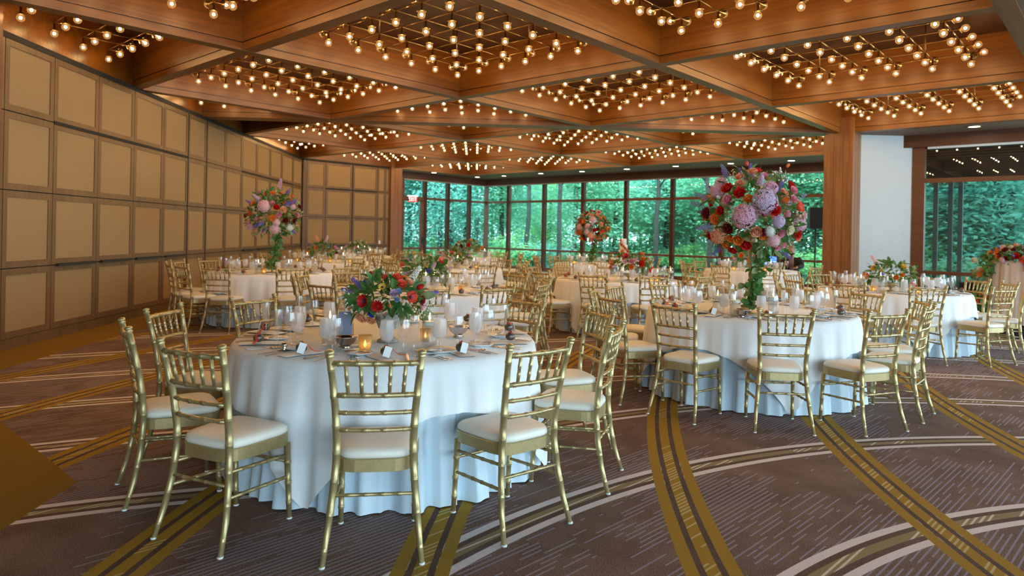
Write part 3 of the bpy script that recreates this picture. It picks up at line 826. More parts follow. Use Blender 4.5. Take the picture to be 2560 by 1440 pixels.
def setting(tx, ty, ang, k, tname, lod, tk):
    a = R(ang); d = V((cos(a),sin(a),0)); tn = V((-sin(a),cos(a),0))       # d outward, tn to the sitter's right
    rz = a + pi/2; rnd = random.Random(int(tx*100)+k*17)
    def put(name, r, t, spin=0., z=TZ+.001):
        p = V((tx,ty,0)) + d*(r+rnd.uniform(-.012,.012)) + tn*(t+rnd.uniform(-.012,.012))
        ad, ct = TWN[name]
        o = link(name if name != 'plate' else 'bread_plate', TW[name], None, (p.x,p.y,z), rz+spin+rnd.uniform(-.12,.12))
        tag(o, '%s at the %s place clockwise, %s' % (ad, ORD[k], tname), ct, name.replace('_',' ')+'s on the '+tname)
    put('water_goblet', .59, .0); put('wine_glass', .645, .095)
    if lod >= 0: put('champagne_flute', .725, .165)
    put('napkin', .80, .0, rnd.uniform(-.5,.5)) 
    if lod >= 1: put('plate', .69, -.14)
    if lod >= 2:
        put('fork', .83, -.13, .1); put('table_knife', .79, .135); put('spoon', .82, .180)
        if tk in ('T1','T2'):
            put('fork', .83, -.165, -.1)
            p = V((tx,ty,0)) + d*.69 + tn*(-.14)
            o = link('butter_knife', TW['table_knife'], None, (p.x,p.y,TZ+.019), rz+rnd.uniform(.9,1.6)); o.scale = (.85,.7,1)
            tag(o, 'butter knife on bread plate, %s place clockwise, %s' % (ORD[k], tname), 'knife', 'butter knives on the '+tname)
    if lod >= 1:
        p = V((tx,ty,0)) + d*.81 + tn*rnd.uniform(-.03,.03); sp = rnd.uniform(-.6,.6)
        t = thing('pomegranate_favor', 'dark pomegranate favour, red ribbon, %s place clockwise, %s' % (ORD[k], tname), 'party favor', (p.x,p.y,TZ+.019), rz+sp, 'pomegranate favours on the '+tname)
        link('favor_body', me_pom, t); link('ribbon', me_rib, t)
        if tk in ('T1','T2') and k % 3 != 2:
            o = link('name_tag', me_tag, t); o.location = (.012,-.034,.026); o.rotation_euler = (R(-12),R(18),R(8))
for tk, tx, ty, tn, angs, rad, lod, crot in TABLES:
    ph = tx*3.1+ty
    t = thing('round_table', 'round banquet table under white cloth, the ' + tn, 'table', (tx,ty,0), 0, 'round banquet tables')
    b = M(); b.lathe([(.001,.735),(.90,.735),(.905,.74),(.905,.755),(.90,.758),(.001,.758)], 40, 0); b.obj('tabletop', DECK, t)
    for q in range(4):
        b = M(); a = q*pi/2+.4; b.tube([(.5*cos(a),.5*sin(a),.735),(.62*cos(a),.62*sin(a),.01)], .014, 6); b.obj('leg', BLACK, t)
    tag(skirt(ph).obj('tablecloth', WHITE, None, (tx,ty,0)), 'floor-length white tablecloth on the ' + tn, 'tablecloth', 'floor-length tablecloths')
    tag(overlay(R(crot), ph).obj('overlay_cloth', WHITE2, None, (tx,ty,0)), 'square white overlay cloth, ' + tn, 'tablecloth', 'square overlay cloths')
    for k, an in enumerate(angs):
        rnd = random.Random(int(tx*77+k*13+ty))
        a = R(an); rr = rad + rnd.uniform(-.02,.03)
        if sin(a) > .2: rr -= .02
        x, y = tx+rr*cos(a), ty+rr*sin(a)
        lb = 'gold bamboo-style chair, %s clockwise from the front, %s' % (ORD[k] if k else 'first', tn)
        place_chair(x, y, a+pi/2+rnd.uniform(-.09,.09) if tk != 'T1' else a+pi/2+(0,.02,.05,-.05,.08,0,-.12,.05,-.06,.0)[k], lb, 'gold chairs around the ' + tn, lod >= 2 and tk in ('T1','T2','T3','T4','T5','T6'))
        setting(tx, ty, an, k, tn, lod if tk not in ('T3','T4','T5','T6') else (2 if tk in ('T4','T5') else 1), tk)

# ---------------------------------------------------------------- flowers
def petal(b, T, L, w, curl, cup, mi=0, nx=3, ny=4, ruf=0.):
    vs = []; fs = []
    for j in range(ny+1):
        t = j/ny; ww = w*sin(pi*min(1, .12+.80*t))**.7
        for i in range(nx+1):
            s_ = i/nx*2-1
            vs.append((s_*ww, L*t*cos(curl*t)+.0, L*t*sin(curl*t) + cup*(s_*s_)*ww + ruf*sin(5*s_+7*t)*t))
    for j in range(ny):
        for i in range(nx):
            a = j*(nx+1)+i; fs.append((a,a+1,a+nx+2,a+nx+1))
    b.add(vs, fs, mi, True, T)
def rose():
    b = M(); rnd = random.Random(3)
    b.sphere((0,0,.35), .30, 8, 6, 0, None, (1,1,1.15))
    for ring, (n, tilt, L, w, base) in enumerate(((4,80,.62,.34,.05),(5,66,.80,.42,.02),(6,46,.95,.46,.0),(7,22,1.0,.46,-.05))):
        for k in range(n):
            T = MX.Translation((0,0,base)) @ MX.Rotation(2*pi*k/n+ring*.7,4,'Z') @ MX.Translation((0,.08,0)) @ MX.Rotation(R(tilt),4,'X')
            petal(b, T, L, w, .55 if ring < 2 else .25, .5, 0, 3, 3)
    return b
def anemone():
    b = M()
    for k in range(8):
        T = MX.Rotation(2*pi*k/8+(k%2)*.1,4,'Z') @ MX.Translation((0,.1,.03*(k%2))) @ MX.Rotation(R(22+8*(k%2)),4,'X')
        petal(b, T, .95, .42, .3, .25, 0, 3, 4, .03)
    b.sphere((0,0,.12), .2, 10, 6, 1)
    for k in range(14):
        a = k*2*pi/14; b.tube([(.16*cos(a),.16*sin(a),.1),(.34*cos(a),.34*sin(a),.20)], .018, 4, 1)
        b.sphere((.34*cos(a),.34*sin(a),.2), .035, 5, 4, 1)
    return b
def dahlia():
    b = M(); b.sphere((0,0,.2), .35, 8, 6)
    for ring, (n, tilt, L) in enumerate(((7,75,.6),(10,52,.82),(13,28,.98),(14,6,1.0))):
        for k in range(n):
            T = MX.Rotation(2*pi*k/n+ring*.3,4,'Z') @ MX.Rotation(R(tilt),4,'X'); petal(b, T, L, .17, .25, .7, 0, 2, 3)
    return b
def daisy():
    b = M()
    for k in range(12): petal(b, MX.Rotation(2*pi*k/12,4,'Z') @ MX.Rotation(R(15),4,'X'), 1., .17, .1, .2, 0, 2, 3)
    b.sphere((0,0,.05), .3, 10, 6, 1, None, (1,1,.5)); return b
def hydrangea():
    b = M(); rnd = random.Random(8); b.sphere((0,0,.1), .66, 12, 8)
    for i in range(150):
        z = 1-2*(i+.5)/150
        if z < -.55: continue
        a = i*2.39996; r = sqrt(1-z*z); n_ = V((r*cos(a), r*sin(a), z)); c = n_*(rnd.uniform(.80,.92)+.20*NZ.noise(n_*1.9+V((3.1,0,0)))) + V((0,0,.1))
        T = MX.Translation(c) @ n_.to_track_quat('Z','Y').to_matrix().to_4x4() @ MX.Rotation(rnd.uniform(0,1.5),4,'Z')
        for k in range(4):
            q = MX.Rotation(k*pi/2,4,'Z'); s_ = rnd.uniform(.125,.175)
            b.add([(0,0,0),(s_*.75,s_*.15,.05),(s_,s_,.02),(s_*.15,s_*.75,.05)], [(0,1,2,3)], 0, False, T @ q)
    return b
def tulip():
    b = M(); b.sphere((0,0,.5), .40, 8, 6, 0, None, (1,1,1.4))
    for k in range(6): petal(b, MX.Rotation(2*pi*k/6+(k%2)*.2,4,'Z') @ MX.Translation((0,.12,0)) @ MX.Rotation(R(74-8*(k%2)),4,'X'), 1.15, .42, .35, .5, 0, 3, 4)
    return b
def sprig():
    b = M(); rnd = random.Random(5)
    b.tube([(0,0,-.6),(.05,0,.4),(0,.05,1.5)], .02, 4, 1)
    for i in range(34):
        t = i/34.; a = i*2.4; r = .34*(1-.7*t); c = V((r*cos(a), r*sin(a), t*1.5+.05))
        T = MX.Translation(c) @ MX.Rotation(a,4,'Z') @ MX.Rotation(R(60),4,'Y')
        for k in range(4): b.add([(0,0,0),(.12,.04,.03),(.15,.15,0),(.04,.12,.03)], [(0,1,2,3)], 0, False, T @ MX.Rotation(k*pi/2,4,'Z'))
    return b
def filler():
    b = M(); rnd = random.Random(6)
    for i in range(26):
        d = V((rnd.gauss(0,1), rnd.gauss(0,1), abs(rnd.gauss(0,1))+.3)).normalized()*rnd.uniform(.6,1.1)
        b.tube([(0,0,-.2), d*.6, d], .012, 3, 1); b.sphere(d, rnd.uniform(.06,.11), 5, 4, 0)
    return b
BL = {}
def bloom_mesh(kind, col):
    key = (kind, col)
    if key not in BL:
        b = dict(rose=rose, anemone=anemone, dahlia=dahlia, daisy=daisy, hydrangea=hydrangea, tulip=tulip, sprig=sprig, filler=filler)[kind]()
        m2 = {'anemone': DARKEYE, 'daisy': DARKEYE, 'sprig': LEAF, 'filler': LEAFP}.get(kind)
        BL[key] = b.mesh(kind, [PET[col]] + ([m2] if m2 else []))
    return BL[key]
PART = dict(sprig='flower_spike', filler='filler_flower')
def bloom(root, kind, col, p, n_, r, roll=0.):
    T = MX.Translation(V(p)) @ V(n_).normalized().to_track_quat('Z','Y').to_matrix().to_4x4() @ MX.Rotation(roll,4,'Z') @ MX.Scale(r,4)
    o = link(PART.get(kind, kind), bloom_mesh(kind, col), root, T=T)
    return o
def leaf(b, p, d, nrm, L, w, mi=0, bend=.25):
    d = V(d).normalized(); s_ = d.cross(V(nrm)); s_ = s_.normalized() if s_.length > 1e-5 else d.orthogonal().normalized(); u = s_.cross(d)
    p = V(p); P = []
    for t, ww in ((0,.08),(.25,.8),(.55,1.),(.8,.6),(1.,.03)):
        c = p + d*L*t - u*(bend*L*t*t); P += [c - s_*w*.5*ww + u*w*.12*ww, c, c + s_*w*.5*ww + u*w*.12*ww]
    fs = []
    for k in range(4):
        a = k*3; fs += [(a,a+1,a+4,a+3),(a+1,a+2,a+5,a+4)]
    b.add(P, fs, mi)
def foliage_ball(R0, n, seed, Ls=(.07,.16), mats=(LEAF,LEAFP), droop=.0, sq=(1,1,1), lo=-1.):
    b = M(); rnd = random.Random(seed)
    for i in range(n):
        z = rnd.uniform(lo, 1); a = rnd.uniform(0, 2*pi); r = sqrt(max(0,1-z*z)); n_ = V((r*cos(a), r*sin(a), z))
        p = V((n_.x*sq[0], n_.y*sq[1], n_.z*sq[2]))*R0*rnd.uniform(.55,.98)
        d = n_ + V((rnd.gauss(0,.5), rnd.gauss(0,.5), rnd.gauss(0,.5)-droop)); L = rnd.uniform(*Ls)
        leaf(b, p, d, V((rnd.gauss(0,1), rnd.gauss(0,1), 1)), L, L*rnd.uniform(.35,.55), 0 if rnd.random() < .72 else 1, rnd.uniform(0,.5))
    return b
def facing(x, y): return atan2(y, x) - pi/2      # local -Y looks towards the entrance side
def tall_bouquet(x, y, zc, R0, label, blooms, palette, n_rand, seed, vine=True, zt=TZ):
    t = thing('tall_centerpiece', label, 'floral centerpiece', (x,y,zt+.002), facing(x,y)); zc -= zt; rnd = random.Random(seed)
    b = M(); b.lathe([(.10,0),(.10,.006),(.018,.014),(.014,.03),(.014,zc-R0*.72),(.06,zc-R0*.6),(.06,zc-R0*.4)], 14); b.obj('stand', GOLD, t)
    b = foliage_ball(R0*1.0, 520, seed, (.05,.125), droop=.02, lo=-.85); b.v = [(p[0],p[1],p[2]+zc) for p in b.v]; b.obj('foliage', [LEAF,LEAFP], t)
    used = []
    def put(kind, col, dx, dz, r, off=1.):
        q = dx*dx+dz*dz; dy = -sqrt(max(.0, 1-q)) if q < 1 else -.05
        n_ = V((dx,dy,dz)).normalized() if q >= 1 else V((dx,dy,dz)); p = V((dx,dy,dz))*R0*off
        bloom(t, kind, col, (p.x,p.y,p.z+zc), n_, r, rnd.uniform(0,6)); used.append((V((dx,dy,dz)), r/R0))
    for q in blooms: put(*q)
    tries = 0; made = 0
    while made < n_rand and tries < 900:
        tries += 1
        z = rnd.uniform(-.8,1); a = rnd.uniform(0,2*pi); rr = sqrt(1-z*z); n_ = V((rr*cos(a), rr*sin(a), z))
        kind, col, r = rnd.choice(palette); r *= rnd.uniform(.85,1.15)
        if any((n_-q).length < (r/R0+s_)*.66 for q, s_ in used): continue
        used.append((n_, r/R0)); made += 1
        p = n_*R0*rnd.uniform(.86,1.02); bloom(t, kind, col, (p.x,p.y,p.z+zc), n_, r, rnd.uniform(0,6))
    if vine:
        b = M(); pts = []
        for i in range(15):
            u = i/14.; pts.append(V((.025+.05*sin(4*u+1)+.02*u, -.035-.03*cos(5*u), (zc-R0*.75)*(1-u)+.02)))
        b.tube(pts, .006, 4, 0)
        for i in range(150):
            u = rnd.random(); p = pts[int(u*14)] + V((rnd.gauss(0,.030), rnd.gauss(0,.030), rnd.gauss(0,.02)))
            L = rnd.uniform(.045,.085); p.z = max(p.z, .05); leaf(b, p, (rnd.gauss(0,1), rnd.gauss(0,1)-.4, rnd.gauss(-.5,.5) if p.z > .15 else .25), (rnd.gauss(0,1),-1,rnd.gauss(.3,.6)), L, L*.75, 0 if rnd.random() < .8 else 1)
        b.obj('ivy_garland', [LEAF,LEAFP], t)
    return t
def vase_bowl(): 
    b = M(); b.lathe([(.001,0),(.068,.002),(.066,.012),(.048,.022),(.026,.045),(.022,.058),(.034,.07),(.062,.095),(.078,.13),(.082,.15),(.074,.15),(.066,.12),(.001,.10)], 20, 0, None, True, False)
    for k in range(10):
        a = 2*pi*k/10; petal(b, MX.Rotation(a,4,'Z') @ MX.Translation((0,.062,.085)) @ MX.Rotation(R(72),4,'X'), .09, .026, .1, .3)
    return b.mesh('bowl_vase', STONE)
me_bowl = vase_bowl()
me_gvase = lm('compote_vase', [(.001,0),(.055,.002),(.05,.012),(.018,.02),(.016,.05),(.04,.06),(.075,.085),(.085,.11),(.078,.11),(.001,.08)], 18, GOLD)
def low_bouquet(x, y, label, blooms, palette, n_rand, seed, R0=.20, zc=.25, vase=None, sq=(1.25,1.,.75)):
    t = thing('low_centerpiece', label, 'floral centerpiece', (x,y,TZ+.002), facing(x,y)); rnd = random.Random(seed)
    link('vase', vase or me_gvase, t)
    b = foliage_ball(R0*.98, 190, seed, (.05,.12), droop=.1, sq=sq, lo=-.6); b.v = [(p[0],p[1],p[2]+zc) for p in b.v]; b.obj('foliage', [LEAF,LEAFP], t)
    used = []
    def put(kind, col, dx, dz, r, off=1., dyy=None):
        q = dx*dx+dz*dz; dy = -sqrt(max(0.,1-q)) if dyy is None else dyy
        n_ = V((dx,dy,dz)); p = V((dx*sq[0],dy*sq[1],dz*sq[2]))*R0*off
        bloom(t, kind, col, (p.x,p.y,p.z+zc), n_, r, rnd.uniform(0,6)); used.append((n_, r/R0))
    for q in blooms: put(*q)
    made = tries = 0
    while made < n_rand and tries < 600:
        tries += 1; z = rnd.uniform(-.35,1); a = rnd.uniform(0,2*pi); rr = sqrt(1-z*z); n_ = V((rr*cos(a), rr*sin(a), z))
        kind, col, r = rnd.choice(palette); r *= rnd.uniform(.85,1.15)
        if any((n_-q).length < (r/R0+s_)*.7 for q, s_ in used): continue
        used.append((n_, r/R0)); made += 1; p = V((n_.x*sq[0],n_.y*sq[1],n_.z*sq[2]))*R0*rnd.uniform(.9,1.08)
        bloom(t, kind, col, (p.x,p.y,p.z+zc), n_, r, rnd.uniform(0,6))
    return t
low_bouquet(-.525, 4.28, 'low red, blue and orange flower arrangement in a grey stone bowl on the foreground table',
 [('anemone','red',-.62,.02,.048),('dahlia','red',-.28,-.18,.044),('tulip','orange',.02,-.14,.026),('rose','blue',-.42,-.52,.028),('daisy','yellow',-.18,.62,.028),
  ('anemone','coral',.55,.18,.048),('tulip','red',.75,.52,.042),('rose','maroon',.82,.02,.036),('rose','palepink',.86,-.28,.036),('sprig','purple',-.95,.30,.05),
  ('sprig','purple',-.75,.62,.05),('sprig','purple',.98,.20,.055),('rose','blue',-.62,.72,.026),('tulip','red',-.45,.98,.036),('rose','lilac',.12,.34,.030),
  ('rose','dusk',.24,.42,.024),('rose','dusk',.20,.10,.02),('dahlia','coral',.32,.70,.040),('rose','peach',.52,.75,.034),('dahlia','peach',-.62,-.62,.045,1.1),('dahlia','peach',-.40,-.72,.038,1.1),
  ('rose','yellow',-.08,-.80,.030,1.05),('rose','orange',-1.02,-.40,.02,1.,-.2),('filler','white',-1.05,.05,.07,1.,-.2),('filler','white',.95,-.45,.07),('filler','white',-.95,-.2,.07),('filler','cream',.65,-.55,.07),('sprig','white',.62,.95,.06,1.,-.1)],
 [('rose','coral',.036),('filler','white',.06),('sprig','purple',.05),('rose','orange',.03)], 10, 4, .178, .262, me_bowl)
big = .10
tall_bouquet(2.47, 6.09, 1.645, .42, 'tall bouquet of pink hydrangeas and red roses on a vine-wrapped stand, right-hand table',
 [('hydrangea','hydpink',-.13,-.05,.115,.92),('hydrangea','hydlilac',.27,.27,.120,.9),('rose','red',-.45,.50,.062),('rose','red',-.22,.40,.062),('rose','red',.41,.08,.062),('dahlia','maroon',-.85,.02,.07),
  ('rose','maroon',-.42,-.28,.058),('rose','red',.86,-.38,.055),('tulip','orange',.58,.26,.065),('dahlia','orange',-.68,-.10,.060),('rose','orange',-.24,-.50,.058),('rose','orange',-.38,-.48,.045),
  ('dahlia','peach',-.23,.60,.052),('rose','pink',-.45,.28,.055),('hydrangea','peach',-.62,-.44,.075),('hydrangea','hydlilac',.50,-.14,.06),('rose','peach',.09,-.33,.058),('anemone','coral',.88,.15,.06),('rose','palepink',.98,.0,.05),
  ('hydrangea','white',.34,-.33,.05),('hydrangea','palepink',.42,-.52,.06),('rose','maroon',.22,-.34,.045),('sprig','dusk',-.90,.35,.08),('sprig','dusk',-.98,.2,.08),('sprig','lilac',.15,.62,.08),('sprig','dusk',-.8,-.24,.08),
  ('tulip','coral',-.10,1.0,.040,1.05),('tulip','orange',.62,.92,.035,1.1),('filler','cream',.80,-.05,.08),('filler','cream',-.35,-.1,.07),('filler','white',.5,.75,.09),('tulip','white',-.62,.33,.04),('dahlia','cream',.72,-.3,.05)],
 [('rose','peach',.05),('rose','red',.055),('hydrangea','hydpink',.07),('filler','cream',.07),('rose','orange',.05),('sprig','dusk',.07),('rose','pink',.045),('filler','white',.07),('sprig','purple',.06)], 85, 11)
tall_bouquet(-3.12, 10.83, 1.66, .385, 'tall bouquet of pink, orange and purple flowers on the table beside the left wall',
 [('hydrangea','palepink',-.33,.28,.10),('rose','red',.10,.25,.055),('dahlia','orange',-.02,-.15,.065),('dahlia','peach',.35,.18,.06),('rose','maroon',.42,-.22,.055),('rose','maroon',.75,-.22,.055),('sprig','purple',.62,.42,.09),
  ('sprig','purple',.45,.38,.09),('hydrangea','palepink',.05,-.55,.085),('hydrangea','palepink',-.85,-.5,.06),('dahlia','orange',-.02,.80,.05),('sprig','lilac',.20,1.05,.10),('sprig','lilac',-.55,.55,.09),('rose','coral',-.8,.0,.045),
  ('hydrangea','palepink',.72,.3,.05),('sprig','purple',-.4,-.35,.08),('rose','pink',.2,-.02,.05),('hydrangea','white',.6,-.5,.06),('rose','orange',-.7,.4,.04),('filler','cream',-.6,.1,.08)],
 [('rose','peach',.05),('rose','orange',.045),('hydrangea','palepink',.07),('filler','cream',.07),('sprig','purple',.07),('rose','maroon',.05),('rose','pink',.045)], 70, 12)
tall_bouquet(2.70, 15.9, 1.60, .37, 'tall round bouquet of orange and peach flowers on a gold stand, table near the windows',
 [('hydrangea','palepink',.0,.45,.09),('dahlia','orange',-.5,.35,.07),('hydrangea','peach',-.1,-.45,.09),('rose','red',.12,-.15,.06),('dahlia','peach',.5,.2,.07)],
 [('rose','peach',.06),('rose','orange',.06),('dahlia','coral',.06),('hydrangea','palepink',.07),('rose','red',.05),('rose','maroon',.05),('filler','white',.06)], 80, 13)
LOWP = [('rose','peach',.04),('rose','orange',.036),('dahlia','coral',.04),('hydrangea','palepink',.05),('filler','white',.06),('sprig','purple',.05)]
low_bouquet(-.56, 7.95, 'low purple and green arrangement with two orange poppies on the second table',
 [('anemone','coral',-.95,.5,.055),('anemone','coral',.62,.75,.06),('sprig','lilac',-.75,.0,.06),('sprig','purple',-.4,.05,.06),('sprig','lilac',.3,.5,.06),('sprig','lilac',.85,.3,.06),('rose','purple',.1,.2,.035)],
 [('sprig','lilac',.05),('filler','white',.05),('rose','purple',.03)], 8, 5, .21, .21)
low_bouquet(2.30, 10.25, 'low red, coral and pink arrangement on the centre table', 
 [('anemone','red',-.15,.62,.06),('rose','pink',.12,.30,.05),('dahlia','red',.55,.15,.065),('anemone','coral',.95,-.30,.07),('dahlia','peach',-.75,.15,.06),('rose','orange',.1,-.1,.05),('sprig','lilac',.3,.4,.06),('sprig','lilac',-.6,-.1,.06),('rose','orange',.62,.45,.05)],
 [('rose','red',.05),('rose','palepink',.045),('filler','white',.06),('rose','orange',.04)], 16, 6, .25, .24)
low_bouquet(5.55, 8.95, 'low orange and yellow flowers around candles on the round table at far right',
 [('rose','orange',-1.0,.0,.045),('dahlia','yellow',-.65,.45,.05),('sprig','palepink',-.55,.8,.09),('anemone','coral',.75,-.5,.06),('rose','yellow',.45,.6,.045),('sprig','purple',-.3,.1,.05)],
 [('rose','orange',.04),('filler','cream',.05),('rose','yellow',.035)], 10, 7, .24, .22)
low_bouquet(-.38, 13.1, 'low pink and orange arrangement on the candlelit table', [('anemone','coral',-.2,.5,.05),('rose','palepink',-.7,.2,.05)], LOWP, 14, 8, .22, .2)
low_bouquet(-.18, 18.0, 'low dark red and orange arrangement on the rearmost table by the window corner', [('dahlia','red',.0,.4,.07),('dahlia','maroon',-.5,.2,.07)], [('rose','orange',.05),('rose','maroon',.05),('dahlia','peach',.05),('filler','cream',.06)], 16, 9, .28, .26)
low_bouquet(-3.18, 14.6, 'low dark orange and pink arrangement on the second table along the left wall', [('sprig','peach',-.3,.9,.1),('sprig','palepink',.2,.9,.1)], [('rose','maroon',.05),('dahlia','coral',.05),('rose','orange',.05),('sprig','purple',.06),('rose','pink',.05)], 18, 10, .26, .24)
low_bouquet(-3.05, 18.2, 'low white and cream arrangement among candles on the third table along the left wall', [], [('rose','cream',.05),('rose','white',.05),('filler','cream',.06),('rose','palepink',.045)], 16, 11, .24, .2)
low_bouquet(5.72, 14.15, 'low orange and pink arrangement on the table left of the right pillar', [('dahlia','orange',-.5,.3,.07),('tulip','orange',.1,.3,.07),('rose','orange',.0,-.2,.06),('rose','palepink',-.9,-.1,.06),('rose','red',.3,.8,.05)], [('rose','orange',.05),('rose','yellow',.045),('filler','white',.05),('rose','peach',.05)], 12, 12, .25, .25)

# ---------------------------------------------------------------- candles
me_cyl = lm('glass_cylinder', [(.001,.004),(.046,.003),(.047,.01),(.047,.205),(.044,.205),(.044,.012),(.001,.012)], 20, CYL)
me_water = M().lathe([(.001,.013),(.0435,.013),(.0435,.135),(.001,.135)], 16, 0, None, True, False).mesh('water', glassy('water', (.90,.93,.96), 1., .0, .06, ior=1.33))
me_wax = M().lathe([(.001,.125),(.030,.127),(.042,.138),(.043,.152),(.036,.158),(.012,.155),(.001,.155)], 18, 0, None, True, False).mesh('floating_candle', WAX)
me_fl = M().lathe([(.0005,.160),(.005,.168),(.0062,.178),(.004,.192),(.0005,.208)], 8).mesh('flame', FLAME)
def candle(x, y, label, grp, h=1.):
    t = thing('floating_candle_vase', label, 'candle', (x,y,TZ+.001), 0, grp)
    for nm, me in (('glass_cylinder',me_cyl),('water',me_water),('wax_disc',me_wax),('flame',me_fl)):
        o = link(nm, me, t)
        o.scale = (1,1,h) if nm in ('glass_cylinder','water') else (1,1,1)
        if nm in ('wax_disc','flame'): o.location.z = .135*(h-1)
    return t
me_vg = lm('votive_glass', [(.001,.003),(.024,.001),(.027,.004),(.034,.078),(.032,.078),(.026,.010),(.001,.010)], 16, MERC)
me_tl = M().lathe([(.001,.011),(.019,.011),(.019,.022),(.001,.022)], 12).mesh('tea_candle', WAX)
me_tf = M().lathe([(.0005,.022),(.007,.03),(.006,.04),(.0005,.056)], 8).mesh('flame', FLAME)
def votive(x, y, label, grp, s_=1.):
    t = thing('votive_candle', label, 'candle', (x,y,TZ+.001), 0, grp)
    for nm, me in (('votive_glass',me_vg),('tea_candle',me_tl),('flame',me_tf)): link(nm, me, t).scale = (s_,)*3
    return t
candle(-.842, 4.10, 'tall glass cylinder with floating candle left of the flower bowl, foreground table', 'floating candles, foreground table')
candle(-.262, 4.12, 'tall glass cylinder with floating candle right of the flower bowl, foreground table', 'floating candles, foreground table', .95)
votive(-.610, 3.93, 'gold glass votive candle in front of the flower bowl, foreground table', 'votive candles, foreground table', 1.18)
votive(-.30, 4.32, 'small gold votive behind the right candle cylinder, foreground table', 'votive candles, foreground table')
votive(-.95, 4.70, 'small gold votive at the back left of the foreground table', 'votive candles, foreground table', .9)
CS = ['nearest','left','right','rear','farthest right','farthest left']
def candles(tk, x, y, spots, vots, hs=(1,)):
    tn = [q[3] for q in TABLES if q[0] == tk][0]; fx, fy = V((x,y,0)).normalized().xy; rx, ry = fy, -fx
    sp = sorted(spots, key=lambda q: q[0])
    for i, (a, d) in enumerate(sp):
        candle(x+rx*a+fx*d, y+ry*a+fy*d, 'floating candle cylinder, %s from the left on the %s' % (ORD[i] if i else 'first', tn), 'floating candles, '+tn, hs[i % len(hs)])
    for i, (a, d) in enumerate(sorted(vots)):
        votive(x+rx*a+fx*d, y+ry*a+fy*d, 'gold votive candle, %s from the left on the %s' % (ORD[i] if i else 'first', tn), 'votive candles, '+tn)
candles('T2', 2.47, 6.09, [(-.27,-.12),(-.12,-.25),(.20,.02)], [(-.04,-.30),(.10,.20),(.0,.18)], (1.,.85,1.))
candles('T3', -3.12, 10.83, [(-.20,-.1),(.24,-.15)], [(-.12,-.28),(.1,.25)])
candles('T4', -.56, 7.95, [(.0,-.18),(-.05,.30),(.10,.22),(.28,.12),(-.28,.05)], [(-.35,-.2),(.4,-.15)], (1.,1.35,1.2,1.,.95))
candles('T5', 5.55, 8.95, [(-.12,-.10),(.02,.22),(.14,.05),(-.36,.05)], [(-.2,-.3),(.3,-.25)], (1.,1.35,1.2,.9))
candles('T6', 2.30, 10.25, [(-.08,-.28),(.62,.1)], [(.32,-.22),(.42,-.1),(-.4,-.2)])
candles('T7', -.38, 13.1, [(-.28,.05),(-.12,.3),(.05,.1),(.36,0.)], [(-.4,-.2),(.4,-.2)], (1.,1.35,1.2,.9))
candles('T8', -.18, 18.0, [(-.42,-.1),(.42,-.1),(-.25,.3)], [(-.5,-.3),(.5,-.3)], (1.2,1.1,1.4))
candles('T9', -3.18, 14.6, [(-.30,-.2),(.42,-.1)], [(-.5,.1),(.55,-.2),(.15,-.3)])
candles('T10', -3.05, 18.2, [(-.42,0),(.0,.2),(.16,.1),(.3,-.1)], [(-.2,-.35),(.3,-.35)], (1.2,1.5,1.4,1.))
candles('T11', 2.70, 15.9, [(-.28,0.),(-.12,-.1),(.24,0)], [(-.4,-.3),(.4,-.3)], (1.1,1.1,1.))
candles('T13', 5.72, 14.15, [(-.42,0.),(.42,0)], [(-.3,-.35),(.3,-.35)], (1.2,1.))

# ---------------------------------------------------------------- extra things on the foreground and right tables
def bowl_me():
    b = M(); b.lathe([(.001,.0),(.034,.0),(.034,.006),(.022,.014),(.03,.02),(.055,.04),(.064,.066),(.070,.069),(.066,.072),(.058,.066),(.045,.04),(.001,.026)], 20, 0, None, True, False); return b.mesh('butter_bowl', SILVER)
me_bb = bowl_me()
def put1(name, me, x, y, lb, cat, rz=0., z=TZ+.001): return tag(link(name, me, None, (x,y,z), rz), lb, cat)
put1('silver_bowl', me_bb, -.735, 4.02, 'small footed silver bowl left of the gold votive, foreground table', 'bowl')
put1('silver_bowl', me_bb, -.10, 4.50, 'small footed silver bowl behind the right candle cylinder, foreground table', 'bowl')
put1('silver_bowl', me_bb, 2.28, 5.78, 'small footed silver bowl in front of the stand on the right-hand table', 'bowl')
me_ts = lm('side_plate', [(.001,.006),(.06,.005),(.068,.008),(.092,.018),(.093,.020),(.068,.012),(.05,.002),(.001,.002)], 24, CHINA)
for x, y, lb in ((-.70,3.99,'white side plate under the silver bowl, foreground table'),(-.20,3.93,'white side plate in front of the right candle cylinder, foreground table')):
    put1('side_plate', me_ts, x+.02, y, lb, 'plate', 0, TZ-.003 if x < -.5 else TZ+.001)
t = thing('table_card', 'blue-grey table card in a thin gold stand beside the left candle, foreground table', 'sign', (-.80,4.36,TZ+.001), facing(-.8,4.36)+R(8))
b = M(); b.box((-.042,-.002,.012), (.042,.002,.172)); b.obj('card', CARD, t)
b = M()
for sx in (-.048,.048): b.tube([(sx,0,0),(sx,0,.19)], .0022, 6)
b.tube([(-.048,0,.19),(.048,0,.19)], .0022, 6); b.tube([(-.048,0,.010),(.048,0,.010)], .0022, 6)
for sx in (-.048,.048): b.tube([(sx,-.03,.002),(sx,.03,.002)], .0025, 6)
b.obj('gold_frame', BRASS, t)
sk_me = M(); sk_me.lathe([(.018,0),(.022,.004),(.020,.055),(.014,.065),(.014,.075),(.001,.078)], 12); me_salt = sk_me.mesh('salt_shaker', GLASS)
t = thing('twin_salt_cellar', 'small silver salt cellar near the front left goblets, foreground table', 'salt shaker', (-1.06,3.94,TZ+.001))
b = M(); b.lathe([(.015,0),(.018,.004),(.010,.012),(.02,.03),(.015,.042),(.001,.044)], 12); b.obj('cellar', SILVER, t)
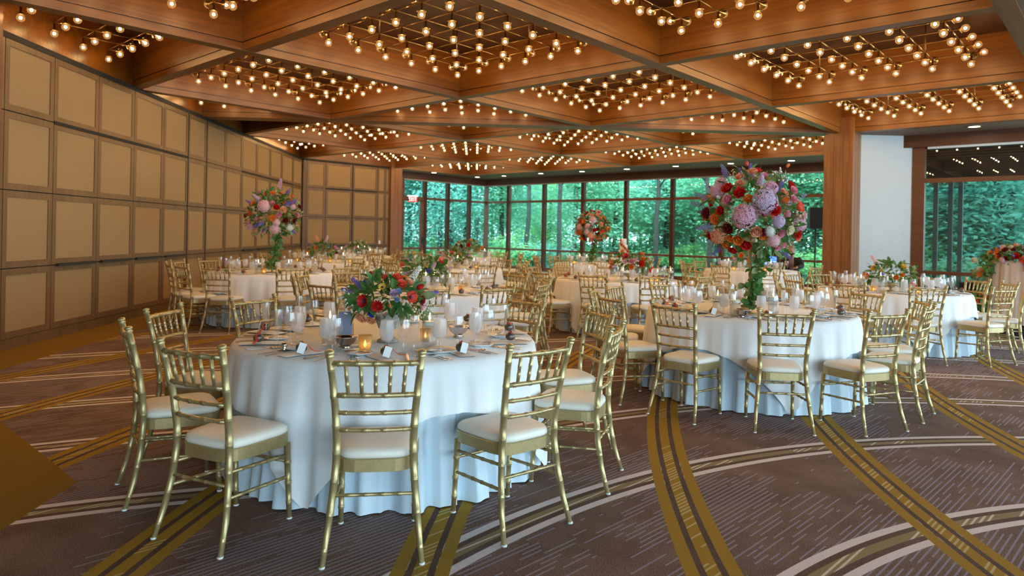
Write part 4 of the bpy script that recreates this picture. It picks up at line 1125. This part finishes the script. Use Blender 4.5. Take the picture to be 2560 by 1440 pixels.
# ---------------------------------------------------------------- wedding cake
cx, cyy = 4.30, 19.9
tag(M().lathe([(.46,.0),(.455,.3),(.445,.7),(.44,.756),(.43,.76),(.001,.76)], 48, 0, None, True, False).obj('cake_tablecloth', WHITE, None, (cx,cyy,0)), 'white cloth to the floor on the small round cake table by the windows', 'tablecloth')
t = thing('wedding_cake', 'tall white tiered cake with a trail of orange flowers before the window wall', 'cake', (cx,cyy,.762), facing(cx,cyy))
ICE = simple('icing', (.84,.80,.73), .6, 0, .03, 9.)
b = M(); b.lathe([(.2,0),(.2,.02),(.03,.03),(.03,.07),(.17,.08),(.17,.095),(.001,.095)], 24); b.obj('cake_stand', GOLD, t)
z = .096
for r, h in ((.15,.15),(.115,.16),(.085,.17)):
    b = M(); b.lathe([(.001,z),(r,z),(r,z+h-.012),(r-.012,z+h),(.001,z+h)], 28); b.obj('cake_tier', ICE, t); z += h+.001
rnd = random.Random(2)
for i, (dx, zz, rad) in enumerate(((-.07,.52,.10),(-.08,.45,.11),(-.05,.40,.12),(.0,.36,.13),(.04,.31,.14),(.08,.27,.155),(.11,.21,.165),(.13,.16,.17),(.15,.11,.18))):
    dy = -sqrt(max(.0001, rad*rad-dx*dx)); bloom(t, rnd.choice(('rose','dahlia')), ('orange','peach','coral','orange')[i % 4], (dx,dy,zz), (dx,dy,.02), .045, i)
# ---------------------------------------------------------------- DJ corner
px_, py_ = 7.02, 16.15
t = thing('dj_table', 'black draped table beside the seated person, left of the right pillar', 'table', (px_,py_,0), facing(px_,py_))
b = M(); b.box((-.45,-.3,.0), (.30,.3,.735)); b.obj('black_drape', BLACKCLOTH, t); b = M(); b.box((-.46,-.31,.735), (.31,.31,.76)); b.obj('table_top', BLACK, t)
def laptop():
    t = thing('laptop', 'open laptop with a glowing blue screen on the black table', 'laptop', (px_+.05,py_+.10,.762), facing(px_,py_)+R(6))
    b = M(); b.box((-.17,-.12,0), (.17,.12,.018)); b.obj('keyboard_base', BLACK, t)
    T = MX.Translation((0,.12,.015)) @ MX.Rotation(R(-14),4,'X')
    b = M(); b.box((-.18,0,0), (.18,.012,.235), 0, T); b.obj('lid', BLACK, t)
    m, nt = mat('screen'); g = N(nt)
    co = g.n('ShaderNodeTexCoord').outputs['Object']; z_ = g.n('ShaderNodeTexNoise', {'Vector': g.n('ShaderNodeMapping', {0: co, 3: (6,6,26)}).outputs[0], 'Scale': 2.2}).outputs[0]
    c = g.ramp(z_, [(.35, (.01,.02,.12)), (.5, (.05,.16,.75)), (.65, (.25,.55,1.))]); g.out(g.n('ShaderNodeEmission', {0: c, 1: 1.1}).outputs[0])
    b = M(); b.box((-.168,-.002,.012), (.168,.0,.225), 0, T); b.obj('screen', m, t)
laptop()
b = M(); b.box((-.18,-.07,0), (.18,.07,.05)); 
for k in range(4): b.lathe([(.018,.05),(.016,.065),(.001,.066)], 10, 0, MX.Translation((-.14+.09*k,-.02,0)))
tag(b.obj('mixer_deck', BLACK, None, (px_-.02,py_-.20,.762), facing(px_,py_)), 'black mixing deck on the black table beside the seated person', 'mixer')
t = thing('loudspeaker_stand', 'black speaker pole on a tripod beside the right pillar', 'stand', (8.55,17.0,0), facing(8.5,17))
b = M(); b.tube([(0,0,.1),(0,0,1.72)], .019, 8); b.lathe([(.03,1.1),(.03,1.18)], 10); b.obj('pole', BLACK, t)
for k in range(3):
    b = M(); a = k*2*pi/3+.4; b.tube([(0,0,.75),(.48*cos(a),.48*sin(a),.02)], .013, 6); b.tube([(0,0,.35),(.27*cos(a),.27*sin(a),.36)], .008, 6); b.obj('leg', BLACK, t)
t = thing('loudspeaker', 'black loudspeaker box raised on a pole beside the right pillar', 'speaker', (8.55,17.0,1.70), facing(8.5,17)+R(10))
b = M(); b.box((-.16,-.16,0), (.16,.16,.53)); b.obj('cabinet', BLACK, t); b = M(); b.box((-.15,-.172,.015), (.15,-.16,.515)); b.obj('grille', BLACKCLOTH, t)
# seated person
def skin(name, V_, E_, rad, m, parent, lv=2):
    me = bpy.data.meshes.new(name); me.from_pydata(V_, E_, []); me.update()
    o = bpy.data.objects.new(name, me); COL.objects.link(o); o.parent = parent
    o.modifiers.new('skin', 'SKIN')
    sv = me.skin_vertices[0].data
    for i, r in enumerate(rad): sv[i].radius = (r if hasattr(r,'__len__') else (r, r))
    sv[0].use_root = True
    s_ = o.modifiers.new('sub', 'SUBSURF'); s_.levels = lv; s_.render_levels = lv
    bpy.context.view_layer.update()
    dg = bpy.context.evaluated_depsgraph_get(); e = bpy.data.meshes.new_from_object(o.evaluated_get(dg))
    o.modifiers.clear(); o.data = e; e.materials.clear(); e.materials.append(m)
    for p in e.polygons: p.use_smooth = True
    e.name = name
    return o
SKIN = simple('skin', (.52,.28,.19), .55); HAIR = simple('hair', (.30,.20,.12), .7, 0, .3, 60.); JACKET = cloth('dark_jacket', (.022,.020,.022), 500., .2, .8, .15)
SHIRT = cloth('mauve_shirt', (.28,.17,.17), 500., .1, .8, .1); MASK = cloth('black_mask', (.012,.011,.012), 400., .1, .8, .1)
qx, qy = 7.72, 16.45
P0 = thing('person', 'seated person in dark jacket, hair in a bun, looking down beside the right pillar', 'person', (qx,qy,0), facing(qx,qy)+R(-8))
# joints: pelvis, waist, chest, neck, head base; arms reach forward to the table; legs bent
JV = [(0,0,.50),(0,-.03,.70),(0,-.08,.92),(0,-.11,1.06),(0,-.15,1.13),
      (.17,-.10,1.01),(.25,-.17,.83),(.13,-.40,.80),(-.17,-.10,1.01),(-.26,-.16,.84),(-.10,-.38,.88),
      (.10,-.08,.49),(.13,-.46,.50),(.13,-.44,.08),(.13,-.58,.05),(-.10,-.08,.49),(-.13,-.46,.50),(-.13,-.44,.08),(-.13,-.58,.05)]
JE = [(0,1),(1,2),(2,3),(3,4),(2,5),(5,6),(6,7),(2,8),(8,9),(9,10),(0,11),(11,12),(12,13),(13,14),(0,15),(15,16),(16,17),(17,18)]
JR = [(.13,.10),(.11,.09),(.11,.085),(.06,.058),(.055,.06),.046,.040,.033,.046,.048,.033,.09,.065,.045,.04,.09,.065,.045,.04]
body = skin('body', JV, JE, JR, SKIN, P0)
P0.scale = (.94,.94,.94)
# head with face
hd = M()
hd.sphere((0,-.20,1.245), .092, 18, 14, 0, None, (.86,1.02,1.28))
hd.sphere((0,-.288,1.215), .017, 8, 6, 0, None, (.8,1.2,1.5))
for sx in (-1,1): hd.sphere((sx*.080,-.19,1.24), .022, 8, 6, 0, None, (.4,.8,1.3)); hd.sphere((sx*.031,-.283,1.245), .010, 8, 6, 1)
hd.sphere((0,-.284,1.178), .02, 8, 6, 0, None, (1.2,.4,.35))
hT = MX.Translation((0,-.17,1.13)) @ MX.Rotation(R(24),4,'X') @ MX.Translation((0,.17,-1.13))
hd.v = [tuple(hT @ V(p)) for p in hd.v]
hd.obj('head', [SKIN, DARKEYE], P0)
hr = M(); hr.sphere((0,-.175,1.275), .100, 16, 12, 0, None, (.90,.98,1.12)); hr.sphere((0,-.12,1.42), .042, 10, 8); hr.tube([(0,-.14,1.385),(0,-.125,1.41)], .028, 8)
hr.v = [tuple(hT @ V(p)) for p in hr.v]; hr.obj('hair', HAIR, P0)
mk = M(); mk.sphere((0,-.222,1.19), .078, 14, 10, 0, None, (.92,.98,.72)); mk.v = [tuple(hT @ V(p)) for p in mk.v]; mk.obj('face_mask', MASK, P0)
jk = skin('jacket', [(0,.0,.56),(0,-.03,.72),(0,-.08,.92),(.175,-.10,1.01),(.26,-.17,.83),(.15,-.365,.805),(-.175,-.10,1.01),(-.27,-.16,.84),(-.12,-.345,.875),(0,-.105,1.085)],
          [(0,1),(1,2),(2,3),(3,4),(4,5),(2,6),(6,7),(7,8),(2,9)], [(.20,.15),(.185,.14),(.195,.14),.088,.068,.052,.088,.068,.052,(.095,.085)], JACKET, P0)
sh = M(); rings = []
for z_, w_, y_ in ((.66,.045,-.165),(.74,.055,-.178),(.84,.062,-.205),(.93,.062,-.232),(1.0,.055,-.228),(1.055,.045,-.195),(1.075,.035,-.17)):
    rings.append([(w_*cos(a), y_+.03-.045*max(0,sin(a)), z_) for a in [2*pi*i/14 for i in range(14)]])
ringmesh(sh, rings); sh.obj('shirt', SHIRT, P0)
tz = skin('trousers', [(0,0,.50),(.10,-.08,.49),(.13,-.46,.50),(.13,-.44,.10),(-.10,-.08,.49),(-.13,-.46,.50),(-.13,-.44,.10)], [(0,1),(1,2),(2,3),(0,4),(4,5),(5,6)], [(.17,.13),.10,.078,.06,.10,.078,.06], MASK, P0)
for sx, wx, wy, wz in ((1,.13,-.40,.80),(-1,-.10,-.38,.88)):
    for k in range(4):
        o = V((wx+(k-1.5)*.018, wy-.05, wz)); L = (.06,.07,.066,.052)[k]
        b = M(); b.tube([V((wx+(k-1.5)*.012,wy+.0,wz)), o, o+V((0,-L*.55,-.008)), o+V((0,-L*.85,-.03))], [.016,.0105,.009,.0065], 7); b.obj('finger', SKIN, P0)
    b = M(); b.tube([V((wx,wy,wz)), V((wx-sx*.035,wy-.03,wz-.005)), V((wx-sx*.045,wy-.065,wz-.015))], [.016,.012,.008], 7); b.obj('thumb', SKIN, P0)
t = thing('stool', 'black stool under the seated person', 'stool', (qx,qy,0)); b = M(); b.lathe([(.001,.40),(.17,.40),(.18,.415),(.17,.44),(.001,.445)], 20); b.obj('seat', BLACK, t)
for k in range(3):
    a = k*2.1; b = M(); b.tube([(.12*cos(a),.12*sin(a),.40),(.2*cos(a),.2*sin(a),0)], .014, 6); b.obj('leg', BLACK, t)
# ---------------------------------------------------------------- draped pedestal with flowers at far right
fx_, fy_ = 8.55, 10.35
b = M(); b.box((-1.0,-.75,0), (1.6,.8,.16)); tag(b.obj('stage_riser', BLACKCLOTH, None, (fx_+.1,fy_+.2,0), facing(fx_,fy_)), 'low black riser under the draped pedestal at far right', 'riser')
b = M(); b.box((-.25,-.15,0), (.25,.15,.62)); tag(b.obj('black_crate', BLACKCLOTH, None, (fx_-.42,fy_+.42,.162), facing(fx_,fy_)), 'black draped box behind the cascading flowers at far right', 'box')
DR = cloth('beige_drape', (.60,.47,.38), 600., .15, .85, .06)
b = M(); n = 160; rings = []
for t_ in (0,.02,.2,.5,.8,1.):
    r = []
    for i in range(n):
        a = 2*pi*i/n; f = fold(a,21,13,2.)*(.35+.65*t_); k = 1+.10*t_+.085*f
        r.append((.46*k*cos(a), .34*k*sin(a), 1.0-.97*t_))
    rings.append(r)
ringmesh(b, rings[::-1], close=False); b.add([(0,0,1.0)]+rings[0], [(0,i+1,(i+1)%n+1) for i in range(n)])
tag(b.obj('draped_pedestal', DR, None, (fx_,fy_,.162), facing(fx_,fy_)), 'tall table draped in beige cloth under flowers at far right edge', 'pedestal')
t = thing('floral_swag', 'large spray of red, orange and purple flowers cascading off the beige draped table', 'flower arrangement', (fx_,fy_,1.166), facing(fx_,fy_)); rnd = random.Random(31)
b = foliage_ball(.42, 200, 31, (.08,.17), droop=.3, sq=(1.15,.85,.5), lo=-.3)
casc = [V((-.42-.10*sin(3*u)-.05*u, -.22, .05-.85*u)) for u in [i/12. for i in range(13)]]
for i in range(150):
    p = rnd.choice(casc) + V((rnd.gauss(0,.07), rnd.gauss(0,.05), rnd.gauss(0,.05))); L = rnd.uniform(.07,.14)
    leaf(b, p, (rnd.gauss(0,1), rnd.gauss(-.4,1), rnd.gauss(-.4,1)), (0,-1,rnd.gauss(0,.5)), L, L*.45, 0 if rnd.random() < .75 else 1)
b.obj('foliage', [LEAF,LEAFP], t)
for i in range(62):
    z = rnd.uniform(.0,1); a = rnd.uniform(0,2*pi); rr = sqrt(1-z*z); n_ = V((rr*cos(a), rr*sin(a), z))
    bloom(t, *rnd.choice((('rose','red'),('dahlia','maroon'),('rose','orange'),('rose','maroon'),('dahlia','coral'),('rose','peach'),('hydrangea','palepink'),('sprig','purple'),('rose','cream'))), (n_.x*.48,n_.y*.36,n_.z*.22), n_, rnd.uniform(.045,.065), i)
for i in range(16):
    p = casc[int(rnd.random()*12)] + V((rnd.gauss(0,.07), -.06, 0)); bloom(t, *rnd.choice((('rose','orange'),('rose','peach'),('dahlia','orange'),('rose','cream'))), p, (rnd.gauss(0,.4),-1,rnd.gauss(.1,.3)), rnd.uniform(.04,.06), i)
for i in range(5): bloom(t, 'sprig', 'purple', (.0+.03*i,-.36,-.02-.04*i), (rnd.gauss(0,.2),-.5,-1), .07, i)
